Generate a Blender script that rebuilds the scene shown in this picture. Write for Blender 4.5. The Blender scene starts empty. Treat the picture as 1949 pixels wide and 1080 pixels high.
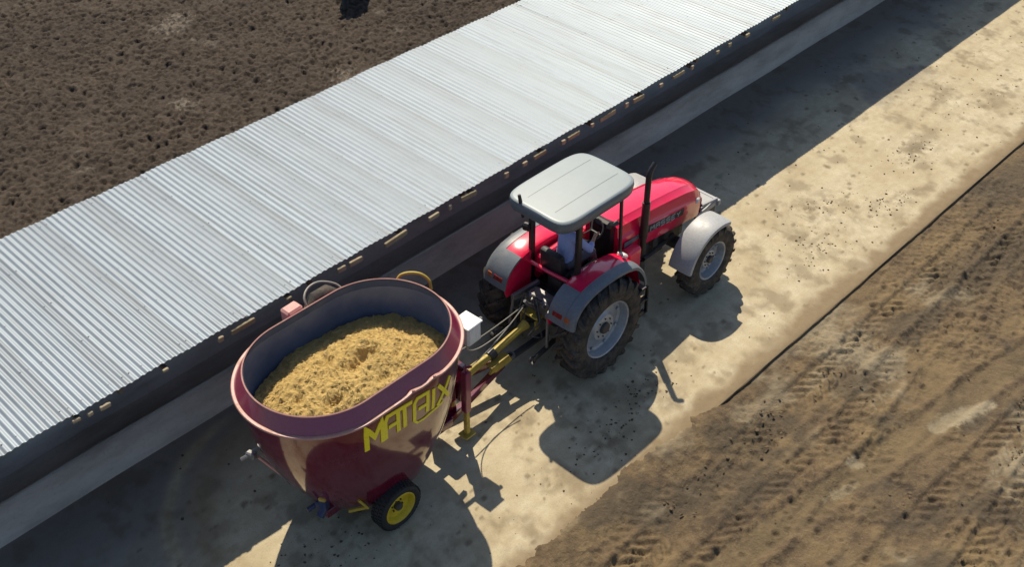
import bpy, bmesh, math, random
import numpy as np
from mathutils import Vector, Matrix, Euler, Quaternion

R = math.radians
rng = np.random.default_rng(7)
random.seed(7)
scene = bpy.context.scene
col = scene.collection

# ------------------------------------------------------------------ camera, sky, sun, exposure
cam_data = bpy.data.cameras.new('camera')
cam = bpy.data.objects.new('camera', cam_data)
col.objects.link(cam)
PITCH = 39.54
cam.location = (-10.2, -8.95, 12.5)
fx, fy = 0.71836, 0.69567
fwd = Vector((fx * math.cos(R(PITCH)), fy * math.cos(R(PITCH)), -math.sin(R(PITCH))))
cam.rotation_euler = fwd.to_track_quat('-Z', 'Y').to_euler()
cam_data.sensor_width = 36
cam_data.lens = 2150 / 1949 * 36
cam_data.clip_start = 0.1
cam_data.clip_end = 2000
scene.camera = cam

SUN = Vector((0.44, 0.635, 1.0)).normalized()
world = bpy.data.worlds.new('World')
scene.world = world
world.use_nodes = True
wn = world.node_tree
for n in list(wn.nodes):
    wn.nodes.remove(n)
wo = wn.nodes.new('ShaderNodeOutputWorld')
wb = wn.nodes.new('ShaderNodeBackground')
ws = wn.nodes.new('ShaderNodeTexSky')
ws.sky_type = 'NISHITA'
ws.sun_disc = False
ws.sun_elevation = math.asin(SUN.z)
ws.sun_rotation = math.atan2(SUN.x, SUN.y)
ws.air_density = 1.0
ws.dust_density = 0.8
ws.ozone_density = 1.2
wb.inputs['Strength'].default_value = 0.098
wn.links.new(ws.outputs[0], wb.inputs[0])
wn.links.new(wb.outputs[0], wo.inputs[0])

sun_data = bpy.data.lights.new('sun', 'SUN')
sun_data.energy = 5.0
sun_data.angle = R(0.55)
sun_data.color = (1.0, 0.89, 0.70)
sun = bpy.data.objects.new('sun', sun_data)
col.objects.link(sun)
sun.rotation_euler = SUN.to_track_quat('Z', 'Y').to_euler()
sun.location = (10, 15, 30)

scene.view_settings.view_transform = 'Standard'
scene.view_settings.look = 'None'
scene.view_settings.exposure = 0.17
scene.view_settings.gamma = 1.0
scene.view_settings.use_curve_mapping = False
try:
    scene.cycles.max_bounces = 6
    scene.cycles.use_denoising = True
except Exception:
    pass


# ------------------------------------------------------------------ materials
def lin(c):
    return tuple(c) + (1.0,) if len(c) == 3 else c


class NT:
    def __init__(self, name):
        self.m = bpy.data.materials.new(name)
        self.m.use_nodes = True
        self.t = self.m.node_tree
        self.b = self.t.nodes['Principled BSDF']

    def n(self, typ, **kw):
        nd = self.t.nodes.new(typ)
        for k, v in kw.items():
            setattr(nd, k, v)
        return nd

    def l(self, a, b):
        self.t.links.new(a, b)

    def coords(self, kind='Object'):
        return self.n('ShaderNodeTexCoord').outputs[kind]

    def noise(self, scale, detail=4, rough=0.55, vec=None, dist=0.0):
        nd = self.n('ShaderNodeTexNoise')
        nd.inputs['Scale'].default_value = scale
        nd.inputs['Detail'].default_value = detail
        nd.inputs['Roughness'].default_value = rough
        nd.inputs['Distortion'].default_value = dist
        self.l(vec if vec is not None else self.coords(), nd.inputs['Vector'])
        return nd.outputs['Fac']

    def ramp(self, fac, stops):
        nd = self.n('ShaderNodeValToRGB')
        cr = nd.color_ramp
        while len(cr.elements) < len(stops):
            cr.elements.new(0.5)
        for e, (p, c) in zip(cr.elements, stops):
            e.position = p
            e.color = lin(c) if not isinstance(c, (int, float)) else (c, c, c, 1)
        self.l(fac, nd.inputs[0])
        return nd.outputs[0]

    def mix(self, fac, a, b, blend='MIX'):
        nd = self.n('ShaderNodeMix', data_type='RGBA', blend_type=blend)
        for s, v in ((nd.inputs[0], fac), (nd.inputs[6], a), (nd.inputs[7], b)):
            if isinstance(v, (int, float)):
                s.default_value = v
            elif isinstance(v, tuple):
                s.default_value = lin(v)
            else:
                self.l(v, s)
        return nd.outputs[2]

    def math(self, op, a, b=0.0, clamp=False):
        nd = self.n('ShaderNodeMath', operation=op, use_clamp=clamp)
        for s, v in ((nd.inputs[0], a), (nd.inputs[1], b)):
            if isinstance(v, (int, float)):
                s.default_value = v
            else:
                self.l(v, s)
        return nd.outputs[0]

    def bump(self, h, strength=0.3, dist=0.02):
        nd = self.n('ShaderNodeBump')
        nd.inputs['Strength'].default_value = strength
        nd.inputs['Distance'].default_value = dist
        self.l(h, nd.inputs['Height'])
        self.l(nd.outputs[0], self.b.inputs['Normal'])

    def attr(self, name):
        nd = self.n('ShaderNodeAttribute')
        nd.attribute_name = name
        return nd.outputs['Fac']

    def set(self, **kw):
        for k, v in kw.items():
            s = self.b.inputs[k.replace('_', ' ')]
            if isinstance(v, tuple):
                s.default_value = lin(v)
            elif isinstance(v, (int, float)):
                s.default_value = v
            else:
                self.l(v, s)
        return self


def painted(name, c, rough=0.35, dirt=0.25, metal=0.0, dirtc=(0.20, 0.15, 0.09), coat=0.0, scale=5.0, lo=0.48, hi=0.72, bump=0.0, var=0.12):
    """paint, plastic or metal with dust and grime on it"""
    k = NT(name)
    f1 = k.noise(scale, 6, 0.65)
    m1 = k.ramp(f1, [(lo, 0.0), (hi, 1.0)])
    f2 = k.noise(scale * 7, 3, 0.6)
    c2 = k.mix(k.ramp(f2, [(0.3, 0.0), (0.7, 1.0)]), tuple(x * (1 - var) for x in c), tuple(min(1, x * (1 + var)) for x in c))
    k.set(Base_Color=k.mix(k.math('MULTIPLY', m1, dirt), c2, dirtc), Metallic=metal)
    k.set(Roughness=k.math('ADD', k.math('MULTIPLY', m1, 0.35 * min(1.0, dirt * 2)), rough))
    if coat:
        k.set(Coat_Weight=coat, Coat_Roughness=0.06)
    if bump:
        k.bump(f2, bump, 0.01)
    return k.m


M = {}
M['red'] = painted('tractor_red_paint', (0.80, 0.012, 0.072), 0.22, 0.07, coat=0.9, var=0.04)
M['burgundy'] = painted('burgundy_paint', (0.125, 0.005, 0.024), 0.14, 0.07, coat=1.0, dirtc=(0.2, 0.12, 0.08))
M['burgundy_ring'] = painted('burgundy_ring_paint', (0.22, 0.018, 0.062), 0.28, 0.16, coat=0.6, dirtc=(0.30, 0.14, 0.13))
M['lip'] = painted('dusty_lip_paint', (0.44, 0.22, 0.19), 0.45, 0.5, dirtc=(0.52, 0.38, 0.22))
M['yellow'] = painted('yellow_paint', (0.44, 0.32, 0.045), 0.5, 0.55, dirtc=(0.15, 0.10, 0.05))
M['yellow_rim'] = painted('yellow_wheel_paint', (0.66, 0.48, 0.02), 0.42, 0.25, dirtc=(0.16, 0.10, 0.05))
M['letter'] = painted('yellow_lettering', (1.0, 0.80, 0.02), 0.4, 0.03, coat=0.15, dirtc=(0.3, 0.2, 0.06))
M['canopy'] = painted('pale_canopy_plastic', (0.265, 0.31, 0.325), 0.42, 0.10, dirtc=(0.38, 0.41, 0.40), scale=1.2, var=0.02)
M['canopy_edge'] = painted('grey_canopy_edge', (0.125, 0.15, 0.175), 0.4, 0.12)
M['black'] = painted('black_paint', (0.014, 0.014, 0.016), 0.42, 0.22, dirtc=(0.07, 0.06, 0.048))
M['iron'] = painted('dark_cast_iron', (0.045, 0.044, 0.045), 0.55, 0.55, dirtc=(0.13, 0.105, 0.075))
M['grey_plastic'] = painted('grey_fender_plastic', (0.14, 0.16, 0.185), 0.42, 0.18, dirtc=(0.36, 0.31, 0.24))
M['pale_fender'] = painted('light_grey_fender', (0.36, 0.37, 0.38), 0.45, 0.25, dirtc=(0.40, 0.36, 0.28))
M['white'] = painted('white_paint', (0.72, 0.72, 0.70), 0.4, 0.25)
M['rim'] = painted('silver_wheel_rim', (0.36, 0.39, 0.43), 0.42, 0.35, metal=0.35, dirtc=(0.16, 0.13, 0.10))
M['steel'] = painted('bare_steel', (0.22, 0.22, 0.23), 0.5, 0.5, metal=0.6)
M['glassred'] = painted('red_lamp_lens', (0.22, 0.012, 0.012), 0.25, 0.15)
M['amber'] = painted('amber_lamp_lens', (0.35, 0.09, 0.03), 0.3, 0.15)
M['seat'] = painted('black_vinyl', (0.022, 0.022, 0.027), 0.5, 0.2)
M['shirt'] = painted('pale_blue_shirt', (0.36, 0.42, 0.70), 0.85, 0.10, scale=9)
M['trousers'] = painted('grey_work_trousers', (0.13, 0.13, 0.15), 0.9, 0.3)
M['skin'] = painted('skin', (0.42, 0.24, 0.15), 0.55, 0.05)
M['hair'] = painted('dark_hair', (0.015, 0.011, 0.009), 0.6, 0.0)
M['boot'] = painted('brown_boot_leather', (0.06, 0.035, 0.02), 0.6, 0.4)
M['cowhide'] = painted('black_hide', (0.012, 0.012, 0.014), 0.6, 0.12, scale=3)
M['timber'] = painted('weathered_timber', (0.30, 0.25, 0.155), 0.85, 0.55, dirtc=(0.16, 0.13, 0.085), scale=7, bump=0.4)
M['pale_timber'] = painted('pale_timber', (0.36, 0.30, 0.205), 0.85, 0.5, dirtc=(0.28, 0.21, 0.13), scale=11, bump=0.4)
M['post'] = painted('old_post_wood', (0.14, 0.115, 0.09), 0.9, 0.5, dirtc=(0.05, 0.042, 0.034))
M['blue_motor'] = painted('dark_blue_motor_paint', (0.03, 0.04, 0.10), 0.4, 0.3)
M['pinkbox'] = painted('faded_red_paint', (0.55, 0.28, 0.25), 0.6, 0.3, dirtc=(0.6, 0.42, 0.36))
M['hose'] = painted('hose_rubber', (0.05, 0.05, 0.055), 0.4, 0.2)
M['palehose'] = painted('pale_hose', (0.26, 0.25, 0.22), 0.5, 0.4)


def tyre_mat():
    k = NT('muddy_tyre_rubber')
    f = k.noise(6, 7, 0.7)
    f2 = k.noise(30, 4, 0.6)
    m = k.ramp(k.math('ADD', k.math('MULTIPLY', f, 0.7), k.math('MULTIPLY', f2, 0.3)), [(0.43, 0.0), (0.68, 1.0)])
    k.set(Base_Color=k.mix(m, (0.024, 0.023, 0.023), (0.125, 0.096, 0.070)), Roughness=0.85)
    k.bump(f2, 0.35, 0.02)
    return k.m


M['tyre'] = tyre_mat()
M['dark_tyre'] = painted('black_tyre_rubber', (0.022, 0.022, 0.023), 0.75, 0.3, dirtc=(0.08, 0.07, 0.055))


def sheet_mat():
    k = NT('galvanised_sheet')
    oi = k.n('ShaderNodeObjectInfo').outputs['Random']
    f = k.noise(1.3, 5, 0.6)
    f2 = k.noise(16, 4, 0.6)
    base = k.mix(k.ramp(f, [(0.3, 0.0), (0.7, 1.0)]), (0.215, 0.26, 0.305), (0.27, 0.315, 0.365))
    base = k.mix(k.ramp(f2, [(0.68, 0.0), (0.76, 0.7)]), base, (0.15, 0.15, 0.145))
    sx = k.n('ShaderNodeSeparateXYZ')
    k.l(k.coords(), sx.inputs[0])
    base = k.mix(k.ramp(sx.outputs[0], [(0.0, 0.0), (0.55, 0.25), (0.86, 1.0)]), base, k.mix(0.5, base, (0.14, 0.16, 0.18)))  # darkening across each sheet painted in for the shading of its sag and tilt
    base = k.mix(k.math('MULTIPLY', oi, 0.22), base, (0.22, 0.25, 0.28))
    mp = k.n('ShaderNodeMapping')
    mp.inputs['Scale'].default_value = (14, 0.7, 1)
    k.l(k.n('ShaderNodeNewGeometry').outputs['Position'], mp.inputs['Vector'])
    f3 = k.noise(1.0, 5, 0.65, mp.outputs[0])
    base = k.mix(k.ramp(f3, [(0.50, 0.0), (0.72, 0.45)]), base, (0.15, 0.155, 0.155))
    k.set(Base_Color=base, Metallic=0.30, Roughness=k.math('ADD', 0.45, k.math('MULTIPLY', f, 0.16)))
    return k.m


M['sheet'] = sheet_mat()


def inner_steel():
    k = NT('worn_tub_steel')
    f = k.noise(3.0, 5, 0.6)
    f2 = k.noise(22, 4, 0.6)
    c = k.mix(k.ramp(f, [(0.35, 0.0), (0.7, 1.0)]), (0.13, 0.165, 0.26), (0.20, 0.23, 0.32))  # blue of the reflected sky is put into the bare steel's colour
    c = k.mix(k.ramp(f2, [(0.62, 0.0), (0.75, 0.5)]), c, (0.25, 0.19, 0.1))
    k.set(Base_Color=c, Metallic=0.25, Roughness=0.42)
    k.bump(f2, 0.08, 0.01)
    return k.m


M['inner'] = inner_steel()


def feed_mat():
    k = NT('chopped_feed')
    f = k.noise(9, 6, 0.7)
    f2 = k.noise(60, 4, 0.7)
    f3 = k.noise(3.4, 5, 0.65)
    c = k.mix(k.ramp(f2, [(0.3, 0.0), (0.7, 1.0)]), (0.47, 0.305, 0.09), (0.76, 0.55, 0.215))
    c = k.mix(k.ramp(f, [(0.56, 0.0), (0.74, 0.55)]), c, (0.22, 0.14, 0.04))
    c = k.mix(k.ramp(f3, [(0.60, 0.0), (0.70, 0.75)]), c, (0.24, 0.16, 0.05))
    k.set(Base_Color=c, Roughness=0.95)
    k.bump(k.math('ADD', f2, k.math('MULTIPLY', f, 1.5)), 0.9, 0.03)
    return k.m


M['feed'] = feed_mat()


def lane_mat():
    k = NT('dusty_lane_concrete')
    co = k.coords()
    f1 = k.noise(0.9, 7, 0.62, co)
    f2 = k.noise(6, 6, 0.65, co)
    f3 = k.noise(38, 4, 0.6, co)
    c = k.ramp(f1, [(0.32, (0.38, 0.31, 0.185)), (0.5, (0.50, 0.43, 0.285)), (0.68, (0.60, 0.535, 0.385))])
    c = k.mix(k.ramp(f2, [(0.40, 0.0), (0.68, 0.55)]), c, (0.37, 0.285, 0.165))
    mp = k.n('ShaderNodeMapping')
    mp.inputs['Scale'].default_value = (0.22, 3.2, 1)
    k.l(co, mp.inputs['Vector'])
    f5 = k.noise(1.0, 5, 0.6, mp.outputs[0])
    c = k.mix(k.ramp(f5, [(0.46, 0.0), (0.68, 0.45)]), c, (0.33, 0.265, 0.165))
    c = k.mix(k.ramp(f3, [(0.55, 0.0), (0.72, 0.6)]), c, (0.25, 0.195, 0.12))
    f4 = k.noise(95, 3, 0.7, co)
    c = k.mix(k.ramp(f4, [(0.42, 0.5), (0.5, 0.0), (0.62, 0.0), (0.75, 0.5)]), c, k.mix(f4, (0.20, 0.16, 0.10), (0.72, 0.66, 0.52)))
    # dry manure stains, worn trough side, mud film at the edge: per-vertex stain maps
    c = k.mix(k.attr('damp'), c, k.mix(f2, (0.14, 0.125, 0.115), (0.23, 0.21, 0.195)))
    c = k.mix(k.attr('stain'), c, k.mix(f3, (0.09, 0.065, 0.036), (0.19, 0.14, 0.08)))
    c = k.mix(k.attr('mud'), c, k.mix(f2, (0.15, 0.105, 0.055), (0.27, 0.20, 0.115)))
    k.set(Base_Color=c, Roughness=0.92)
    k.bump(k.math('ADD', f3, k.math('MULTIPLY', f2, 2.0)), 0.35, 0.015)
    return k.m


def dirt_mat():
    k = NT('rutted_dirt')
    co = k.coords()
    f1 = k.noise(0.55, 6, 0.62, co)
    f2 = k.noise(4.5, 6, 0.68, co)
    f3 = k.noise(26, 5, 0.65, co)
    c = k.ramp(f1, [(0.34, (0.056, 0.038, 0.023)), (0.48, (0.110, 0.074, 0.041)), (0.64, (0.180, 0.126, 0.062))])
    c = k.mix(k.ramp(f2, [(0.42, 0.0), (0.70, 0.65)]), c, (0.215, 0.152, 0.078))
    c = k.mix(k.ramp(f2, [(0.26, 0.75), (0.42, 0.0)]), c, (0.062, 0.046, 0.028))
    c = k.mix(k.ramp(f3, [(0.58, 0.0), (0.76, 0.5)]), c, (0.30, 0.235, 0.14))
    f4 = k.noise(80, 4, 0.7, co)
    c = k.mix(k.ramp(f4, [(0.34, 0.7), (0.46, 0.0)]), c, (0.05, 0.037, 0.023))
    c = k.mix(k.attr('dark'), c, k.mix(f3, (0.042, 0.033, 0.023), (0.10, 0.075, 0.045)))
    c = k.mix(k.attr('pale'), c, k.mix(f2, (0.24, 0.195, 0.12), (0.42, 0.36, 0.25)))
    c = k.mix(k.attr('olive'), c, k.mix(f2, (0.115, 0.086, 0.044), (0.18, 0.132, 0.066)))
    k.set(Base_Color=c, Roughness=0.95)
    k.bump(k.math('ADD', f3, k.math('MULTIPLY', f2, 1.5)), 0.75, 0.03)
    return k.m


def mud_mat():
    k = NT('trampled_yard_mud')
    co = k.coords()
    f1 = k.noise(0.35, 5, 0.6, co)
    f2 = k.noise(5, 6, 0.7, co)
    f3 = k.noise(24, 5, 0.7, co)
    c = k.ramp(f1, [(0.32, (0.036, 0.025, 0.018)), (0.5, (0.051, 0.036, 0.025)), (0.7, (0.070, 0.050, 0.035))])
    c = k.mix(k.ramp(f2, [(0.48, 0.0), (0.74, 0.6)]), c, (0.115, 0.084, 0.058))
    c = k.mix(k.ramp(f3, [(0.62, 0.0), (0.80, 0.5)]), c, (0.24, 0.19, 0.14))
    c = k.mix(k.attr('dark'), c, (0.035, 0.026, 0.019))
    c = k.mix(k.attr('pale'), c, (0.30, 0.26, 0.21))
    k.set(Base_Color=c, Roughness=0.95)
    k.bump(k.math('ADD', f3, k.math('MULTIPLY', f2, 1.5)), 0.8, 0.04)
    return k.m


def trough_mat():
    k = NT('trough_concrete')
    co = k.coords()
    mp = k.n('ShaderNodeMapping')
    mp.inputs['Scale'].default_value = (0.25, 1, 1)
    k.l(co, mp.inputs['Vector'])
    f1 = k.noise(3, 6, 0.65, mp.outputs[0])
    f2 = k.noise(18, 5, 0.6, co)
    c = k.ramp(f1, [(0.3, (0.32, 0.285, 0.25)), (0.55, (0.47, 0.43, 0.39)), (0.75, (0.55, 0.51, 0.47))])
    c = k.mix(k.ramp(f2, [(0.55, 0.0), (0.75, 0.4)]), c, (0.24, 0.215, 0.19))
    k.set(Base_Color=c, Roughness=0.85)
    k.bump(f2, 0.3, 0.01)
    return k.m


M['lane'] = lane_mat()
M['dirt'] = dirt_mat()
M['mud'] = mud_mat()
M['trough'] = trough_mat()
M['clod'] = painted('dry_manure', (0.075, 0.055, 0.033), 0.95, 0.5, dirtc=(0.16, 0.12, 0.07), scale=14, bump=0.5)
M['dirt_clod'] = painted('dirt_clod', (0.125, 0.088, 0.050), 0.95, 0.5, dirtc=(0.075, 0.055, 0.034), scale=9, bump=0.5)
M['stalk'] = painted('feed_stalk', (0.60, 0.44, 0.17), 0.9, 0.4, dirtc=(0.36, 0.24, 0.08))
M['straw'] = painted('straw', (0.50, 0.42, 0.26), 0.9, 0.3)


# ------------------------------------------------------------------ mesh helpers
class MB:
    def __init__(self):
        self.v = []
        self.f = []

    def add(self, vs, fs):
        o = len(self.v)
        self.v.extend([tuple(x) for x in vs])
        self.f.extend([tuple(i + o for i in q) for q in fs])
        return self

    def bm(self, b, mat=None):
        b.verts.index_update()
        vs = [(mat @ x.co if mat else x.co.copy()) for x in b.verts]
        self.add(vs, [[x.index for x in q.verts] for q in b.faces])
        b.free()
        return self

    def box(self, c, s, rot=(0, 0, 0), bev=0.0, seg=1, taper=None):
        b = bmesh.new()
        bmesh.ops.create_cube(b, size=1)
        for x in b.verts:
            x.co = Vector((x.co.x * s[0], x.co.y * s[1], x.co.z * s[2]))
            if taper and x.co.z > 0:
                x.co.x *= taper[0]
                x.co.y *= taper[1]
        if bev:
            bmesh.ops.bevel(b, geom=b.edges[:], offset=bev, segments=seg, affect='EDGES', profile=0.5)
        m = Matrix.Translation(c) @ Euler(rot).to_matrix().to_4x4()
        return self.bm(b, m)

    def bar(self, a, b, w, h=None, bev=0.0):
        """a rectangular bar from a to b"""
        a, b = Vector(a), Vector(b)
        d = b - a
        q = d.to_track_quat('X', 'Z')
        bm = bmesh.new()
        bmesh.ops.create_cube(bm, size=1)
        for x in bm.verts:
            x.co = Vector((x.co.x * d.length, x.co.y * w, x.co.z * (h or w)))
        if bev:
            bmesh.ops.bevel(bm, geom=bm.edges[:], offset=bev, segments=1, affect='EDGES')
        return self.bm(bm, Matrix.Translation((a + b) / 2) @ q.to_matrix().to_4x4())

    def tube(self, pts, r, n=8, caps=True):
        pts = [Vector(p) for p in pts]
        rs = r if isinstance(r, (list, tuple)) else [r] * len(pts)
        rings = []
        up = None
        for i, p in enumerate(pts):
            t = (pts[min(i + 1, len(pts) - 1)] - pts[max(i - 1, 0)]).normalized()
            if up is None:
                up = Vector((0, 0, 1)) if abs(t.z) < 0.9 else Vector((1, 0, 0))
            a = (up - t * up.dot(t)).normalized()
            up = a
            b = t.cross(a)
            rings.append([p + (a * math.cos(2 * math.pi * k / n) + b * math.sin(2 * math.pi * k / n)) * rs[i] for k in range(n)])
        return self.loft(rings, True, caps)

    def loft(self, rings, closed=True, caps=True):
        n = len(rings[0])
        vs = [p for r in rings for p in r]
        fs = []
        for i in range(len(rings) - 1):
            for k in range(n if closed else n - 1):
                k2 = (k + 1) % n
                fs.append((i * n + k, i * n + k2, (i + 1) * n + k2, (i + 1) * n + k))
        if caps and closed:
            fs.append(tuple(range(n - 1, -1, -1)))
            o = (len(rings) - 1) * n
            fs.append(tuple(o + k for k in range(n)))
        return self.add(vs, fs)

    def lathe(self, prof, c=(0, 0, 0), n=32, axis='y'):
        rings = []
        for r, h in prof:
            ring = []
            for k in range(n):
                a = 2 * math.pi * k / n
                u, w = r * math.cos(a), r * math.sin(a)
                p = {'y': (u, h, w), 'z': (u, w, h), 'x': (h, u, w)}[axis]
                ring.append(Vector(p) + Vector(c))
            rings.append(ring)
        return self.loft(rings, True, False)

    def prism(self, poly, y0, y1, plane='xz'):
        n = len(poly)
        mk = (lambda u, w, y: (u, y, w)) if plane == 'xz' else ((lambda u, w, y: (y, u, w)) if plane == 'yz' else (lambda u, w, y: (u, w, y)))
        vs = [mk(u, w, y0) for u, w in poly] + [mk(u, w, y1) for u, w in poly]
        fs = [tuple(range(n)), tuple(range(2 * n - 1, n - 1, -1))]
        fs += [(k, k + n, (k + 1) % n + n, (k + 1) % n) for k in range(n)]
        return self.add(vs, fs)

    def blob(self, c, s, sub=1, jitter=0.15, rnd=random):
        b = bmesh.new()
        bmesh.ops.create_icosphere(b, subdivisions=sub, radius=1)
        for x in b.verts:
            x.co = x.co * (1 + rnd.uniform(-jitter, jitter))
            x.co = Vector((x.co.x * s[0], x.co.y * s[1], x.co.z * s[2]))
        return self.bm(b, Matrix.Translation(c) @ Matrix.Rotation(rnd.uniform(0, 6.28), 4, 'Z'))

    def mesh(self, name, mat, angle=35):
        me = bpy.data.meshes.new(name)
        me.from_pydata([tuple(x) for x in self.v], [], self.f)
        b = bmesh.new()
        b.from_mesh(me)
        bmesh.ops.recalc_face_normals(b, faces=b.faces[:])
        b.to_mesh(me)
        b.free()
        if angle:
            me.polygons.foreach_set('use_smooth', [True] * len(me.polygons))
            me.set_sharp_from_angle(angle=R(angle))
        if mat:
            me.materials.append(mat)
        me.update()
        return me

    def build(self, name, mat, parent=None, angle=35, loc=None):
        o = bpy.data.objects.new(name, self.mesh(name, mat, angle))
        col.objects.link(o)
        if parent:
            o.parent = parent
        if loc:
            o.location = loc
        return o


def tag(o, label=None, cat=None, group=None, kind=None):
    if label:
        o['label'] = label
    if cat:
        o['category'] = cat
    if group:
        o['group'] = group
    if kind:
        o['kind'] = kind
    return o


def smooth_path(pts, n=6):
    pts = [Vector(p) for p in pts]
    P = [pts[0] * 2 - pts[1]] + pts + [pts[-1] * 2 - pts[-2]]
    out = []
    for i in range(1, len(P) - 2):
        a, b, c, d = P[i - 1:i + 3]
        for k in range(n):
            t = k / n
            out.append(.5 * (2 * b + (c - a) * t + (2 * a - 5 * b + 4 * c - d) * t * t + (3 * b - a - 3 * c + d) * t ** 3))
    return out + [pts[-1]]


def thing(name, label, cat, loc=(0, 0, 0), rz=0, group=None):
    o = bpy.data.objects.new(name, None)
    o.empty_display_size = 0.3
    col.objects.link(o)
    o.location = loc
    o.rotation_euler = (0, 0, rz)
    return tag(o, label, cat, group)


def vnoise(x, y, scale, seed, octaves=4, rough=0.5):
    """fractal value noise in 0..1 on numpy arrays"""
    out = np.zeros_like(x)
    amp, tot = 1.0, 0.0
    for o in range(octaves):
        r = np.random.default_rng(seed + o * 17)
        tab = r.random((256, 256))
        s = scale * 2 ** o
        u, w = x * s + 1000.3, y * s + 1000.7
        i, j = np.floor(u).astype(int), np.floor(w).astype(int)
        a, b = u - i, w - j
        a = a * a * (3 - 2 * a)
        b = b * b * (3 - 2 * b)
        i0, i1, j0, j1 = i % 256, (i + 1) % 256, j % 256, (j + 1) % 256
        out += amp * ((tab[i0, j0] * (1 - a) + tab[i1, j0] * a) * (1 - b) + (tab[i0, j1] * (1 - a) + tab[i1, j1] * a) * b)
        tot += amp
        amp *= rough
    return out / tot


def sstep(a, b, x):
    t = np.clip((x - a) / (b - a), 0, 1)
    return t * t * (3 - 2 * t)


def grid_object(name, X, Y, Z, mat, attrs=None):
    nx, ny = X.shape
    co = np.stack([X, Y, Z], -1).reshape(-1, 3).astype(np.float32)
    idx = np.arange(nx * ny).reshape(nx, ny)
    q = np.stack([idx[:-1, :-1], idx[1:, :-1], idx[1:, 1:], idx[:-1, 1:]], -1).reshape(-1, 4).astype(np.int32)
    me = bpy.data.meshes.new(name)
    me.vertices.add(len(co))
    me.vertices.foreach_set('co', co.ravel())
    me.loops.add(q.size)
    me.loops.foreach_set('vertex_index', q.ravel())
    me.polygons.add(len(q))
    me.polygons.foreach_set('loop_start', np.arange(0, q.size, 4, dtype=np.int32))
    me.polygons.foreach_set('use_smooth', np.ones(len(q), dtype=bool))
    me.update(calc_edges=True)
    for k, v in (attrs or {}).items():
        at = me.attributes.new(k, 'FLOAT', 'POINT')
        at.data.foreach_set('value', np.clip(v, 0, 1).reshape(-1).astype(np.float32))
    me.materials.append(mat)
    o = bpy.data.objects.new(name, me)
    col.objects.link(o)
    o['kind'] = 'structure'
    return o


def mesh_grid(x0, x1, y0, y1, d):
    return np.meshgrid(np.arange(x0, x1 + d / 2, d), np.arange(y0, y1 + d / 2, d), indexing='ij')


def seg_dist(X, Y, a, b):
    ax, ay = a
    dx, dy = b[0] - ax, b[1] - ay
    t = np.clip(((X - ax) * dx + (Y - ay) * dy) / (dx * dx + dy * dy), 0, 1)
    return np.hypot(X - ax - t * dx, Y - ay - t * dy)


# ------------------------------------------------------------------ ground
EDGE = -2.75                                    # lane slab's open edge
KERB = 2.64                                     # foot of the feed trough
gm = MB()
gm.add([(-300, -300, -0.3), (300, -300, -0.3), (300, 300, -0.3), (-300, 300, -0.3)], [(0, 1, 2, 3)])
go = gm.build('ground', painted('far_dirt', (0.15, 0.11, 0.065), 0.95, 0.6, scale=0.4, dirtc=(0.24, 0.18, 0.10)), angle=0)
go['kind'] = 'structure'

# lane slab
X, Y = mesh_grid(-13, 26, EDGE, KERB + 0.06, 0.04)
n1 = vnoise(X, Y, 0.5, 1, 5)
n2 = vnoise(X, Y, 2.2, 2, 5, 0.6)
n3 = vnoise(X, Y, 9.0, 3, 3)
Z = 0.012 * (n1 - 0.5) + 0.004 * (n3 - 0.5)
Z[:, 0] -= 0.012
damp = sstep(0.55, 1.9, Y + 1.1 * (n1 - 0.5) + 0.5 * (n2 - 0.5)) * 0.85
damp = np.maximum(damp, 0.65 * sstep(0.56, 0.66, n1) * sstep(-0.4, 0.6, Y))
# curved scrape and tyre mark in the damp part behind the mixer
rr = np.hypot(X + 4.29, (Y - 0.07))
arc = np.exp(-((rr - 2.45 - 0.12 * (n2 - 0.5)) / 0.10) ** 2) * sstep(-4.3, -4.9, X) * sstep(2.6, 2.3, Y)
arc2 = np.exp(-((rr - 2.0 - 0.2 * (n2 - 0.5)) / 0.22) ** 2) * sstep(-4.0, -4.8, X) * sstep(-0.4, 0.6, Y)
damp = np.clip(damp - 0.9 * arc - 0.45 * arc2, 0, 1)
stain = sstep(0.56, 0.72, n2) * 0.45 + 0.22 * sstep(0.52, 0.70, n3) * sstep(0.45, 0.6, n1)
for cx_, cy_, rx_, ry_, a_ in ((9.5, -1.3, 0.6, 0.3, .8), (6.2, -1.0, 0.8, 0.35, .8), (7.4, -1.9, .6, .25, .7), (5.2, -1.7, .6, .3, .7),
                               (11.5, -.6, .8, .25, .7), (13, -1.5, .9, .3, .7), (-2.0, -1.9, .5, .3, .6), (.2, -1.7, .6, .35, .7),
                               (-1.0, -2.0, .5, .25, .8), (-5.0, -.7, .9, .3, .6), (-6, -1.2, .6, .4, .6), (4.2, -.6, .5, .2, .6),
                               (-3.2, -1.9, .35, .2, .5), (8.2, .9, 1.2, .3, .6), (11, 1.2, 1.0, .25, .6)):
    d = ((X - cx_) / rx_) ** 2 + ((Y - cy_) / ry_) ** 2
    stain = np.maximum(stain, a_ * np.exp(-d) * sstep(0.42, 0.62, n2 * 0.5 + n3 * 0.5))
for _ in range(520):
    cx_, cy_, r_ = random.uniform(-9, 20), random.uniform(-2.5, 1.5), random.uniform(0.015, 0.07)
    i0, i1 = int((cx_ - .2 + 13) / .04), int((cx_ + .2 + 13) / .04)
    j0, j1 = max(0, int((cy_ - .2 - EDGE) / .04)), int((cy_ + .2 - EDGE) / .04)
    d = np.hypot(X[i0:i1, j0:j1] - cx_, (Y[i0:i1, j0:j1] - cy_) * 1.4)
    stain[i0:i1, j0:j1] = np.maximum(stain[i0:i1, j0:j1], 0.75 * sstep(r_ * 1.3, r_ * 0.5, d))
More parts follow.
